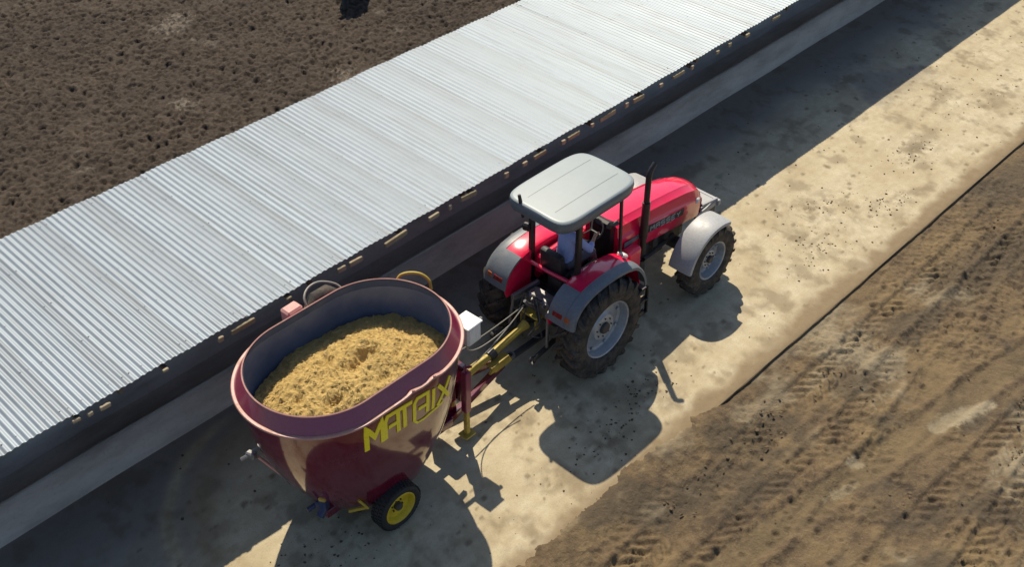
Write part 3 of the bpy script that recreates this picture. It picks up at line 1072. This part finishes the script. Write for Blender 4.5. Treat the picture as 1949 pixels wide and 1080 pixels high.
mb = MB()
vs, fs = [], []
for i in range(NXc + 1):
    for j in range(NYc + 1):
        u, v = -1 + 2 * i / NXc, -1 + 2 * j / NYc
        a, b = sq(u, v)
        m = max(abs(u), abs(v))
        wx = 1 - .05 * max(0, -a) * 0
        z = 3.005 - .012 * (a * a) - .022 * (b * b) - .016 * max(0, (m - .96) / .04) ** 2
        x, y = cx0 + hx * a, hy * b
        vs.append((x, y, z))
for i in range(NXc):
    for j in range(NYc):
        q = i * (NYc + 1) + j
        fs.append((q, q + NYc + 1, q + NYc + 2, q + 1))
mb.add(vs, fs)
can = mb.build('canopy_roof', M['canopy'], trac, 50)
ring = []
for k in range(96):
    a = 2 * math.pi * k / 96
    c, s_ = math.cos(a), math.sin(a)
    n = (abs(c) ** 6 + abs(s_) ** 6) ** (1 / 6)
    ring.append((c / n, s_ / n))
mb = MB()
mb.loft([[(cx0 + (hx + dx) * u, (hy + dx) * v, z - .012 * u * u - .022 * v * v) for u, v in ring] for dx, z in ((-.004, 2.990), (.008, 2.982), (.014, 2.93), (.0, 2.815), (-.02, 2.80), (-.15, 2.805))], True, True)
mb.build('canopy_skirt', M['canopy_edge'], can, 50)
for s in (-1, 1):
    mb = MB().loft([[(cx0 + hx * a, s * .27 + dy, 3.0065 - .012 * a * a - .022 * .2025) for dy in (-.006, .006)] for a in np.linspace(-.80, .84, 16)], False, False)
    mb.build('groove_shade', M['canopy_edge'], can, 0)  # raised dark strip stands in for the shade of a roof groove
# exhaust stack, flag pole on the canopy's rear edge, mirror
mb = MB()
mb.tube([(1.62, -.43, 1.30), (1.62, -.43, 2.70), (1.63, -.43, 2.78), (1.68, -.43, 2.86), (1.75, -.43, 2.92)], [.05, .048, .045, .040, .038], 12)
mb.tube([(1.62, -.43, 1.55), (1.62, -.43, 2.25)], .066, 12)
mb.build('exhaust_stack', M['black'], trac)
mb = MB()
mb.tube([(-.46, .26, 2.70), (-.47, .27, 2.86), (-.50, .27, 2.98), (-.50, .30, 3.10)], [.022, .026, .03, .024], 8)
mb.box((-.47, .27, 2.88), (.06, .07, .08), bev=.012)
mb.build('beacon_arm', M['black'], trac)
mb = MB().box((-.10, .52, 2.20), (.10, .13, .14), (0, 0, .3), .03)
mb.bar((-.05, .48, 2.28), (-.10, .52, 2.24), .03)
mb.build('rear_work_lamp', M['black'], trac)
# air intake beside the hood, hoses
mb = MB()
mb.tube([(1.30, .40, 1.42), (1.30, .42, 2.0)], .04, 10)
mb.build('air_intake', M['black'], trac)
mb = MB()
for k, (y0, y1) in enumerate(((-.15, -.25), (.0, .1), (.18, .25), (-.05, -.3))):
    pts = [(-.28, y0, 1.15), (-.48, y0 * .8 + .05, 1.32), (-.60, y1, 1.05 - .1 * k), (-.75, y1 * .6, .8)]
    mb.tube([Vector(pts[0]).lerp(Vector(pts[1]), t / 3) for t in range(3)] + [Vector(pts[1]).lerp(Vector(pts[2]), t / 3) for t in range(3)] + [Vector(pts[2]).lerp(Vector(pts[3]), t / 3) for t in range(4)], .014, 6)
mb.build('hydraulic_hoses', M['hose'], trac)
# rear linkage
mb = MB()
mb.box((-.30, 0, 1.10), (.26, .48, .34), bev=.04)
for k in range(4):
    mb.box((-.44, -.18 + .12 * k, 1.22), (.10, .05, .06), bev=.01)
mb.build('valve_block', M['steel'], trac)
for s in (-1, 1):
    mb = MB()
    mb.bar((-.10, s * .24, 1.28), (-.58, s * .36, 1.18), .06, .09, .01)
    mb.tube([(-.55, s * .36, 1.17), (-.60, s * .40, .62)], .026, 8)
    mb.build('lift_arm', M['steel'], trac)
    mb = MB()
    mb.bar((-.05, s * .27, .52), (-.92, s * .42, .58), .05, .10, .012)
    mb.lathe([(.06, -.03), (.06, .03)], (-.94, s * .42, .58), 12)
    mb.build('lower_link', M['iron'], trac)
mb = MB()
mb.tube([(-.36, 0, 1.02), (-.62, 0, 1.28), (-.66, .02, 1.35)], .028, 8)
mb.build('top_link', M['steel'], trac)
MB().box((-.62, 0, .40), (.95, .11, .05), bev=.01).build('drawbar', M['iron'], trac)
mb = MB()
mb.box((-.44, 0, .99), (.30, .34, .035), (0, .15, 0), .012)
mb.box((-.56, .15, .90), (.10, .03, .16), bev=.008)
mb.box((-.56, -.15, .90), (.10, .03, .16), bev=.008)
mb.build('shaft_guard', M['yellow'], trac)


# ------------------------------------------------------------------ remeshed bodies
def cap(mb, a, b, ra, rb, n=12):
    a, b = Vector(a), Vector(b)
    d = (b - a)
    L = d.length or 1e-6
    d = d / L
    pts, rs = [], []
    for k in range(5):
        t = math.pi / 2 * k / 4
        pts.append(a - d * ra * math.cos(t))
        rs.append(max(ra * math.sin(t), 1e-4))
    for k in range(5):
        t = math.pi / 2 * k / 4
        pts.append(b + d * rb * math.sin(t))
        rs.append(max(rb * math.cos(t), 1e-4))
    mb.tube(pts, rs, n)


def ell(mb, c, s, rot=(0, 0, 0)):
    b = bmesh.new()
    bmesh.ops.create_icosphere(b, subdivisions=3, radius=1)
    m = Matrix.Translation(c) @ Euler(rot).to_matrix().to_4x4() @ Matrix.Diagonal((s[0], s[1], s[2], 1))
    mb.bm(b, m)


def remeshed(mb, name, mat, parent, vox, smooth=4):
    o = mb.build(name, mat, parent, 0)
    md = o.modifiers.new('remesh', 'REMESH')
    md.mode = 'VOXEL'
    md.voxel_size = vox
    md.use_smooth_shade = True
    if smooth:
        ms = o.modifiers.new('smooth', 'SMOOTH')
        ms.factor = 0.5
        ms.iterations = smooth
    return o


# driver
drv = thing('person', 'driver in a pale blue shirt and grey trousers seated at the steering wheel', 'person', (.18, 0, 1.565))
DO = Vector((.18, 0, 1.565))
L = lambda x, y, z: (x - DO.x, y - DO.y, z - DO.z)
J = {'pel': (.20, 0, 1.66), 'waist': (.20, 0, 1.80), 'chest': (.27, 0, 2.04), 'neck': (.32, 0, 2.24), 'head': (.37, 0, 2.42)}
body = MB()
cap(body, L(.20, -.07, 1.66), L(.20, .07, 1.66), .115, .115)
cap(body, L(.20, 0, 1.68), L(.26, 0, 2.02), .125, .135)
cap(body, L(.28, -.13, 2.11), L(.28, .13, 2.11), .072, .072)
cap(body, L(.30, 0, 2.14), L(.355, 0, 2.33), .058, .054)
ell(body, L(.375, 0, 2.43), (.098, .077, .115))
ell(body, L(.43, 0, 2.375), (.05, .05, .05))
cap(body, L(.468, 0, 2.44), L(.482, 0, 2.41), .010, .016)
for s in (-1, 1):
    ell(body, L(.365, s * .078, 2.425), (.024, .012, .034))
    sh, el_, wr = (.28, s * .195, 2.11), (.46, s * .285, 1.88), (.66, s * .20, 1.95)
    cap(body, L(*sh), L(*el_), .054, .042)
    cap(body, L(*el_), L(*wr), .041, .028)
    pc = Vector((.72, s * .178, 1.965))
    cap(body, L(*wr), L(*pc), .027, .030)
    for k in range(4):
        w = (k - 1.5) * .020
        base = pc + Vector((.022, s * -w * .55, -w * .75))
        kn = base + Vector((.036 - abs(k - 1.2) * .004, 0, .012))
        tip = kn + Vector((.016, s * -.004, -.028 + .003 * k))
        end = tip + Vector((-.014, s * -.004, -.014))
        cap(body, L(*base), L(*kn), .0095, .009, 8)
        cap(body, L(*kn), L(*tip), .009, .0082, 8)
        cap(body, L(*tip), L(*end), .0082, .0075, 8)
    tb = pc + Vector((-.004, s * -.022, .006))
    tk = tb + Vector((.020, s * -.022, -.012))
    te = tk + Vector((.022, s * -.004, -.016))
    cap(body, L(*tb), L(*tk), .0115, .010, 8)
    cap(body, L(*tk), L(*te), .010, .008, 8)
    hip, kne, ank = (.22, s * .10, 1.66), (.64, s * .17, 1.68), (.80, s * .16, 1.25)
    cap(body, L(*hip), L(*kne), .085, .060)
    cap(body, L(*kne), L(*ank), .058, .040)
    cap(body, L(.78, s * .16, 1.19), L(.93, s * .175, 1.175), .042, .034)
bo = remeshed(body, 'body', M['skin'], drv, .0065, 2)
sh_ = MB()
cap(sh_, L(.20, -.05, 1.68), L(.20, .05, 1.68), .125, .125)
cap(sh_, L(.20, 0, 1.70), L(.265, 0, 2.03), .138, .150)
cap(sh_, L(.28, -.14, 2.11), L(.28, .14, 2.11), .085, .085)
cap(sh_, L(.30, 0, 2.14), L(.325, 0, 2.22), .075, .066)
for s in (-1, 1):
    cap(sh_, L(.28, s * .195, 2.11), L(.46, s * .285, 1.88), .070, .058)
    cap(sh_, L(.46, s * .285, 1.88), L(.545, s * .248, 1.912), .055, .050)
remeshed(sh_, 'shirt', M['shirt'], bo, .012, 4)
tp = MB()
cap(tp, L(.20, -.07, 1.65), L(.20, .07, 1.65), .128, .128)
for s in (-1, 1):
    cap(tp, L(.22, s * .10, 1.66), L(.64, s * .17, 1.68), .097, .074)
    cap(tp, L(.64, s * .17, 1.68), L(.79, s * .16, 1.27), .072, .058)
remeshed(tp, 'trousers', M['trousers'], bo, .012, 4)
ha = MB()
ell(ha, L(.355, 0, 2.455), (.105, .088, .105))
ell(ha, L(.42, 0, 2.48), (.10, .075, .02))
remeshed(ha, 'cap', M['trousers'], bo, .01, 2)
for s in (-1, 1):
    bt = MB()
    cap(bt, L(.78, s * .16, 1.20), L(.94, s * .175, 1.185), .050, .042)
    cap(bt, L(.79, s * .16, 1.30), L(.78, s * .16, 1.19), .056, .052)
    remeshed(bt, 'boot', M['boot'], bo, .01, 2)
    ey = MB()
    ell(ey, L(.460, s * .032, 2.44), (.010, .013, .009))
    ey.build('eye', M['white'], bo)

# ------------------------------------------------------------------ mixer wagon
MX, MY = -3.97, 0.0
mix = thing('feed_mixer_wagon', 'burgundy oval feed mixer wagon with yellow lettering hitched behind the tractor', 'feed mixer', (MX, MY, 0))


def stadium(r, s, n=48):
    """points round a stadium, from the middle of the near (-y) side, going +x"""
    pts = []
    for k in range(6):
        pts.append((s * k / 6, -r))
    for k in range(n + 1):
        a = -math.pi / 2 + math.pi * k / n
        pts.append((s + r * math.cos(a), r * math.sin(a)))
    for k in range(1, 12):
        pts.append((s - 2 * s * k / 12, r))
    for k in range(n + 1):
        a = math.pi / 2 + math.pi * k / n
        pts.append((-s + r * math.cos(a), r * math.sin(a)))
    for k in range(1, 6):
        pts.append((-s + s * k / 6, -r))
    return pts


ZB, ZT = 0.47, 2.46
RB_, SB_, RT_, ST_ = 0.80, 0.15, 1.05, 0.50


def tub_rs(z):
    t = (z - ZB) / (ZT - ZB)
    t = 1 - max(0.0, 1 - t) ** 2.1
    return RB_ + (RT_ - RB_) * t, SB_ + (ST_ - SB_) * t


mb = MB()
rings = []
for k in range(13):
    z = ZB + (ZT - ZB) * k / 12
    r, s = tub_rs(z)
    rings.append([(x, y, z) for x, y in stadium(r, s)])
mb.loft(rings, True, False)
mb.add([(x, y, ZB) for x, y in stadium(RB_, SB_)], [tuple(range(len(rings[0])))])
tub = mb.build('tub', M['burgundy'], mix, 30)
mb = MB()
rings = []
for z, dr in ((0.9, -.012), (ZT, -.012), (2.665, -.122)):
    r, s = tub_rs(min(z, ZT))
    rings.append([(x, y, z) for x, y in stadium(r + dr, s)])
mb.loft(rings, True, False)
mb.build('tub_lining', M['inner'], tub, 30)
# overspill ring leaning inward, and its dusty lip
mb = MB()
r, s = tub_rs(ZT)
mb.loft([[(x, y, z) for x, y in stadium(r + dr, s)] for dr, z in ((.02, ZT), (.022, ZT + .015), (-.090, ZT + .205), (-.099, ZT + .208), (-.110, ZT + .20))], True, False)
mb.build('overspill_ring', M['burgundy_ring'], mix, 30)
mb = MB().tube([Vector((x, y, ZT + .208)) for x, y in stadium(r - .10, s) + [stadium(r - .10, s)[0]]], .011, 6)
mb.build('ring_edge', M['lip'], mix)


def lip_out(k, n):
    return 0


def scallop(x, y):
    """the lip dips where it is bolted on the near side"""
    if y > 0:
        return 0
    d = 0
    for xc in (.10, .46):
        d += .030 * math.exp(-((x - xc) / .08) ** 2)
    return d


mb = MB()
st = stadium(1, 0)
sts = stadium(r, s)
rings = []
for (dr, dz) in ((.012, -.03), (.058, -.028), (.070, -.012), (.062, .006), (.022, .012), (.012, .004)):
    ring = []
    for x, y in stadium(r + dr, s):
        ring.append((x, y, ZT + dz + scallop(x, y)))
    rings.append(ring)
rings.append(rings[0])
mb.loft(rings, True, False)
mb.build('ring_lip', M['lip'], mix, 50)
mb = MB()
for xc in (.10, .46):
    yy = -(r + .06) if xc < s else -math.sqrt((r + .06) ** 2 - (xc - s) ** 2)
    mb.blob((xc, yy, ZT + .04), (.022, .022, .022), 2, 0)
mb.build('ring_bolts', M['lip'], mix)

# lettering wrapped on the near side: letters are polylines in (u along the side, v height)
LET = {
    'M': (1.0, [[(0, 0), (0, 1), (.5, .45), (1, 1), (1, 0)]]),
    'A': (1.0, [[(0, 0), (0, .78), (.22, 1), (1, 1), (1, 0)], [(.25, .48), (1, .48)]]),
    'T': (.95, [[(0, 1), (1, 1)], [(.5, 1), (.5, 0)]]),
    'R': (1.0, [[(0, -.02), (0, .80), (.22, 1), (1, 1), (1, .05)], [(.3, .45), (1, .45)], [(0, -.04), (.25, -.20), (.75, -.22), (1.3, -.14), (2.3, -.02)]]),
    'I': (.12, [[(.5, 0), (.5, 1)]]),
    'X': (1.0, [[(0, 1), (1, 0)], [(0, 0), (1, 1)]]),
}


def side_pt(u, z, off):
    """u = arc length from the middle of the near side at this height, measured at the top"""
    r, s = tub_rs(z)
    r += off
    s_ref = tub_rs(ZT)[1]
    if u <= s_ref:
        f = s / s_ref if u > 0 else 1
        return (u * (f if u > 0 else 1), -r, z) if u > -s else (-s - r * math.sin((-u - s) / r), -r * math.cos((-u - s) / r), z)
    a = (u - s_ref) / tub_rs(ZT)[0]
    return (s + r * math.sin(a), -r * math.cos(a), z)


LU = {'M': (-.64, .25, .034), 'A': (-.345, .215, .031), 'T': (-.155, .265, .030), 'R': (.145, .235, .027), 'I': (.462, .04, .025), 'X': (.570, .25, .027)}
for ch in 'MATRIX':
    u, w, th = LU[ch]
    mb = MB()
    for line in LET[ch][1]:
        pts = []
        for (a, b), (c, d) in zip(line[:-1], line[1:]):
            for t in range(4):
                pts.append((a + (c - a) * t / 4, b + (d - b) * t / 4))
        pts.append(line[-1])
        P2 = []
        for a, b in pts:
            uu = u + a * w
            zb_, zt_ = 1.895 - .045 * uu, 2.275 - .085 * uu
            P2.append(Vector((uu, zb_ + b * (zt_ - zb_))))
        rings = []
        for i, p in enumerate(P2):
            d0 = (P2[i] - P2[i - 1]).normalized() if i > 0 else (P2[1] - P2[0]).normalized()
            d1 = (P2[i + 1] - P2[i]).normalized() if i < len(P2) - 1 else d0
            dn = d0 + d1
            dn = dn.normalized() if dn.length > .1 else d0
            nrm = Vector((-dn.y, dn.x))
            k = th / max(.55, abs(nrm.dot(Vector((-d0.y, d0.x)))))
            if ch == 'R' and line[0][1] < 0 and len(line) == 5 and line[1][1] < .5:
                k *= .6
            q = [p + nrm * k, p - nrm * k]
            rings.append([side_pt(q[0].x, q[0].y, .011), side_pt(q[1].x, q[1].y, .011), side_pt(q[1].x, q[1].y, -.006), side_pt(q[0].x, q[0].y, -.006)])
        mb.loft(rings, True, True)
    mb.build('letter', M['letter'], tub, 0)

# wagon wheels
h = .115
tyb = MB().lathe([(.245, -h * .8), (.27, -h), (.315, -h * 1.08), (.345, -h * .9), (.360, -h * .5), (.363, 0), (.360, h * .5), (.345, h * .9), (.315, h * 1.08), (.27, h), (.245, h * .8)], n=40)
for k in range(40):
    a = 2 * math.pi * k / 40
    for yy in (-.07, 0, .07):
        tyb.box((.363 * math.cos(a + yy), yy, .363 * math.sin(a + yy)), (.014, .05, .04), (0, -(a + yy), 0))
tym = tyb.mesh('tyre', M['dark_tyre'], 30)
rim_b = MB().lathe([(.255, -h * .72), (.258, -h * .9), (.24, -h * .95), (.225, -h * .7), (.205, -.02), (.15, .0), (.12, -.012), (.085, -.012), (.001, -.012)], n=36)
rim_b.lathe([(.255, h * .8), (.22, h * .6), (.205, -.0)], n=36)
rim_m = rim_b.mesh('wheel', M['yellow_rim'], 30)
hub_b = MB().lathe([(.001, -.085), (.05, -.085), (.06, -.07), (.062, -.01)], n=18)
for k in range(6):
    a = 2 * math.pi * k / 6
    hub_b.lathe([(.001, -.034), (.012, -.034), (.012, -.01)], (.095 * math.cos(a), 0, .095 * math.sin(a)), 6)
hub_m = hub_b.mesh('hub', M['iron'], 30)
for y, fl in ((-.88, False), (.88, True)):
    place_wheel((rim_m, tym, hub_m), -.17, y, .36, fl, .3, mix)
mb = MB()
mb.box((-.17, 0, .36), (.12, 1.68, .12), bev=.015)
for s in (-1, 1):
    mb.bar((-1.0, s * .42, .50), (1.35, s * .38, .50), .09, .14, .01)
mb.box((-.9, 0, .50), (.09, .9, .12))
mb.box((.2, 0, .50), (.09, .9, .12))
for s in (-1, 1):
    mb.box((-.17, s * .45, .45), (.22, .10, .16))
mb.build('chassis', M['burgundy'], mix)
# tongue to the tractor drawbar
mb = MB()
mb.bar((1.2, -.38, .50), (2.75, -.06, .47), .09, .13, .01)
mb.bar((1.2, .38, .50), (2.75, .06, .47), .09, .13, .01)
mb.bar((1.45, -.34, .50), (1.45, .34, .50), .08, .12)
mb.box((2.82, 0, .455), (.24, .14, .08), bev=.012)
mb.box((1.45, -.05, .80), (.22, .50, .50), (0, 0, 0), .03)
mb.box((1.62, -.30, 1.05), (.10, .16, .66), (0, .08, 0), .012)
mb.bar((1.45, -.30, 1.40), (1.0, -.42, 1.35), .06, .08)
mb.build('tongue', M['burgundy'], mix)
MB().lathe([(.045, -.02), (.08, -.02), (.08, .02), (.045, .02), (.045, -.02)], (2.97, 0, .455), 18, 'z').build('hitch_ring', M['steel'], mix)
# drive shaft under its yellow guard
mb = MB()
mb.tube([(1.72, 0, .70), (1.90, 0, .70), (2.50, 0, .74), (3.18, 0, .86), (3.32, 0, .88)], [.09, .075, .06, .055, .085], 14)
mb.build('drive_shaft_guard', M['yellow'], mix)
mb = MB()
mb.tube([(2.50, 0, .74), (2.62, 0, .76)], .085, 14)
mb.build('shaft_collar', M['black'], mix)
mb = MB()
mb.tube([(1.95, 0, .70), (2.04, 0, .705)], .09, 14)
mb.build('shaft_collar', M['black'], mix)
mb = MB()
mb.prism([(2.35, .50), (2.85, .54), (2.80, .66), (2.45, .66)], -.16, -.12)
mb.box((2.6, -.10, .66), (.38, .12, .02), (0, -.08, 0), .004)
mb.build('yellow_shield', M['yellow'], mix)
# parking jack
mb = MB()
mb.bar((1.58, -.46, .58), (1.60, -.46, 1.36), .11, .11, .01)
mb.tube([(1.60, -.46, 1.36), (1.60, -.46, 1.44), (1.66, -.52, 1.46)], .02, 8)
mb.build('jack', M['burgundy_ring'], mix)
mb = MB()
mb.bar((1.58, -.46, .12), (1.58, -.46, .62), .075, .075, .008)
mb.box((1.58, -.46, .10), (.20, .18, .03), bev=.006)
mb.build('jack_foot', M['yellow'], mix)
# weighing box in white on the front of the tub
mb = MB()
mb.box((1.86, -.24, 1.84), (.28, .30, .33), (0, 0, .05), .03)
mb.box((1.86, -.24, 2.018), (.31, .33, .025), (0, 0, .05), .01)
wb_ = mb.build('white_box', M['white'], mix)
mb = MB()
mb.bar((1.40, -.24, 1.78), (1.72, -.24, 1.78), .05, .05)
mb.tube([(2.02, -.26, 1.92), (2.12, -.26, 1.92)], .03, 8)
mb.build('box_bracket', M['steel'], mix)
mb = MB()
for k, (a, b, c, d) in enumerate((((1.86, -.22, 1.66), (1.9, -.1, 1.3), (2.1, -.02, .95), (2.9, -.05, 1.15)), ((1.5, -.2, 1.0), (1.9, -.2, 1.05), (2.4, -.10, .9), (3.3, .05, 1.2)),
                                  ((1.5, .12, 1.1), (1.9, .15, 1.1), (2.5, .15, 1.0), (3.4, .12, 1.15)))):
    a, b, c, d = map(Vector, (a, b, c, d))
    mb.tube([(1 - t) ** 3 * a + 3 * t * (1 - t) ** 2 * b + 3 * t * t * (1 - t) * c + t ** 3 * d for t in np.linspace(0, 1, 14)], .009, 6)
mb.build('hose', M['palehose'], mix)
# yellow grab hoop and the left door cylinder seen past the far rim
mb = MB()
hp = [Vector((1.40, 0.66, 2.41)), Vector((1.36, 0.63, 2.53)), Vector((1.43, 0.62, 2.61)), Vector((1.54, 0.55, 2.63)), Vector((1.64, 0.44, 2.61)), Vector((1.70, 0.34, 2.52)), Vector((1.68, 0.28, 2.40))]
mb.tube(smooth_path(hp), .022, 9)
mb.build('grab_hoop', M['yellow'], mix)
mb = MB()
mb.box((-.02, 1.20, 2.46), (.26, .20, .24), (0, 0, .05), .03)
mb.build('door_bracket', M['pinkbox'], mix)
mb = MB()
pts = [Vector((.20, 1.12, 2.40)), Vector((.24, 1.26, 2.54)), Vector((.40, 1.36, 2.58)), Vector((.60, 1.36, 2.56)), Vector((.76, 1.22, 2.50)), Vector((.80, 1.06, 2.40))]
mb.tube(smooth_path(pts), .016, 7)
mb.build('door_hose', M['palehose'], mix)
mb = MB()
mb.box((.30, 1.15, 2.05), (.50, .14, .42), bev=.02)
b_ = MB()
b_.tube([(.22, 1.20, 2.36), (.40, 1.24, 2.43), (.60, 1.24, 2.43), (.78, 1.15, 2.36)], [.06, .12, .12, .06], 12)
b_.build('door_motor_cover', M['tyre'], mix)
mb.build('door_cylinder', M['black'], mix)
# rear: hydraulic motor, yellow brackets, side door hardware
mb = MB()
mb.box((-1.03, -.42, .72), (.14, .16, .16), (0, 0, .4), .02)
mb.tube([(-1.03, -.42, .80), (-1.08, -.50, .72), (-1.16, -.52, .66)], .055, 12)
mb.tube([(-1.10, -.36, .72), (-1.22, -.34, .70)], .035, 10)
mb.build('door_motor', M['blue_motor'], mix)
mb = MB()
mb.box((-1.02, -.44, .865), (.10, .11, .10), (0, .3, .5), .02)
mb.build('motor_cap', M['yellow'], mix)
mb = MB()
mb.bar((-.80, -.66, .585), (-.58, -.79, .585), .03, .05)
mb.bar((-.58, -.80, .575), (-.70, -.775, .82), .05, .03)
mb.build('foot_bracket', M['yellow'], mix)
mb = MB()
mb.tube([(-1.40, .34, 1.36), (-1.34, .30, 1.24), (-1.22, .12, 1.02), (-1.10, -.10, .80)], .022, 8)
mb.build('rear_pipe', M['pinkbox'], mix)
mb = MB()
mb.box((-1.46, .40, 1.40), (.10, .14, .10), (0, .2, .3), .02)
mb.tube([(-1.36, .40, 1.44), (-1.52, .42, 1.40), (-1.58, .46, 1.36)], .028, 8)
mb.build('rear_coupling', M['steel'], mix)

# feed heap in the tub
nx, ny = 150, 110
r, s = tub_rs(2.1)
mb = MB()
U = np.linspace(-1, 1, nx)
V = np.linspace(-1, 1, ny)
vs, fs = [], []
UU, VV = np.meshgrid(U, V, indexing='ij')
PX, PY = np.zeros_like(UU), np.zeros_like(UU)
for i in range(nx):
    for j in range(ny):
        a, b = sq(UU[i, j], VV[i, j], 2.0)
        sc_ = r - .02
        PX[i, j], PY[i, j] = a * sc_ + a * s, b * sc_
rad = np.sqrt((PX / (r + s)) ** 2 + (PY / r) ** 2)
H_ = 2.05 + .23 * np.cos(np.clip(rad, 0, 1) * math.pi / 2) ** 1.2 - .05 * rad ** 4
H_ += .16 * (vnoise(PX, PY, 1.8, 201, 4) - .5) + .075 * (vnoise(PX, PY, 9.5, 202, 3, .75) - .5) + .06 * (vnoise(PX, PY, 22, 203, 2) - .5)
for px_, py_, rd, dp in ((.05, .02, .17, .16), (.26, .08, .13, .14), (.42, .0, .10, .10), (-.52, -.28, .12, .13), (-.30, -.58, .11, .11), (.55, -.2, .09, .08), (.2, -.42, .12, .10), (-.1, .35, .1, .08), (-.8, .1, .1, .08)):
    H_ -= dp * np.exp(-(((PX - px_) / rd) ** 2 + ((PY - py_) / (rd * .7)) ** 2))
for i in range(nx):
    for j in range(ny):
        vs.append((PX[i, j], PY[i, j], H_[i, j]))
for i in range(nx - 1):
    for j in range(ny - 1):
        q = i * ny + j
        fs.append((q, q + ny, q + ny + 1, q + 1))
mb.add(vs, fs)
fo = mb.build('feed_heap', M['feed'], None, 0, (MX, MY, 0))
fo.data.polygons.foreach_set('use_smooth', [True] * len(fo.data.polygons))
stb = MB()
for _ in range(2600):
    i, j = random.randrange(8, nx - 8), random.randrange(6, ny - 6)
    c = Vector((PX[i, j], PY[i, j], H_[i, j] + .006))
    a, e = random.uniform(0, 6.28), random.uniform(-.35, .35)
    d = Vector((math.cos(a) * math.cos(e), math.sin(a) * math.cos(e), math.sin(e))) * random.uniform(.015, .045)
    stb.bar(c - d, c + d, random.uniform(.003, .006))
so_ = stb.build('stalks', M['stalk'], fo, 0)
so_['kind'] = 'stuff'
tag(fo, 'heap of golden chopped feed filling the oval mixer tub', 'feed', kind='stuff')

# ------------------------------------------------------------------ black cow at the top of the picture
cow = thing('cow', 'black cow with its head lowered to the brown mud of the yard', 'cow', (5.95, 12.35, 0), math.atan2(-.70, -.72))
cb = MB()
cap(cb, (-1.55, 0, 1.02), (-.20, 0, .98), .36, .35, 18)
cap(cb, (-1.3, 0, .90), (-.4, 0, .86), .36, .33, 18)
cap(cb, (-1.62, 0, 1.12), (-1.0, 0, 1.14), .27, .22, 16)
cap(cb, (-.25, 0, 1.08), (.12, 0, .95), .30, .22, 16)
cap(cb, (.05, 0, .98), (.50, 0, .62), .21, .14, 14)
cap(cb, (.48, 0, .66), (.66, 0, .48), .125, .115, 14)
cap(cb, (.66, 0, .48), (.86, 0, .20), .10, .072, 14)
cap(cb, (.85, 0, .22), (.90, 0, .14), .075, .066, 14)
for s in (-1, 1):
    cap(cb, (.50, s * .12, .68), (.44, s * .25, .66), .035, .045, 10)
    for x0, kx, fx_, rr_ in ((-.18, -.14, -.16, .11),):
        cap(cb, (x0, s * .19, .82), (kx, s * .18, .46), .12, .062, 12)
        cap(cb, (kx, s * .18, .46), (fx_, s * .18, .08), .056, .045, 12)
        cap(cb, (fx_, s * .18, .07), (fx_ + .04, s * .18, .05), .055, .05, 12)
    cap(cb, (-1.55, s * .18, .90), (-1.42, s * .20, .66), .20, .11, 12)
    cap(cb, (-1.42, s * .20, .66), (-1.66, s * .20, .46), .10, .058, 12)
    cap(cb, (-1.66, s * .20, .46), (-1.62, s * .20, .09), .055, .045, 12)
    cap(cb, (-1.62, s * .20, .07), (-1.57, s * .20, .05), .055, .05, 12)
cap(cb, (-1.88, 0, 1.16), (-1.96, 0, .70), .035, .02, 10)
cap(cb, (-1.96, 0, .70), (-1.97, 0, .48), .02, .05, 10)
remeshed(cb, 'body', M['cowhide'], cow, .022, 5)
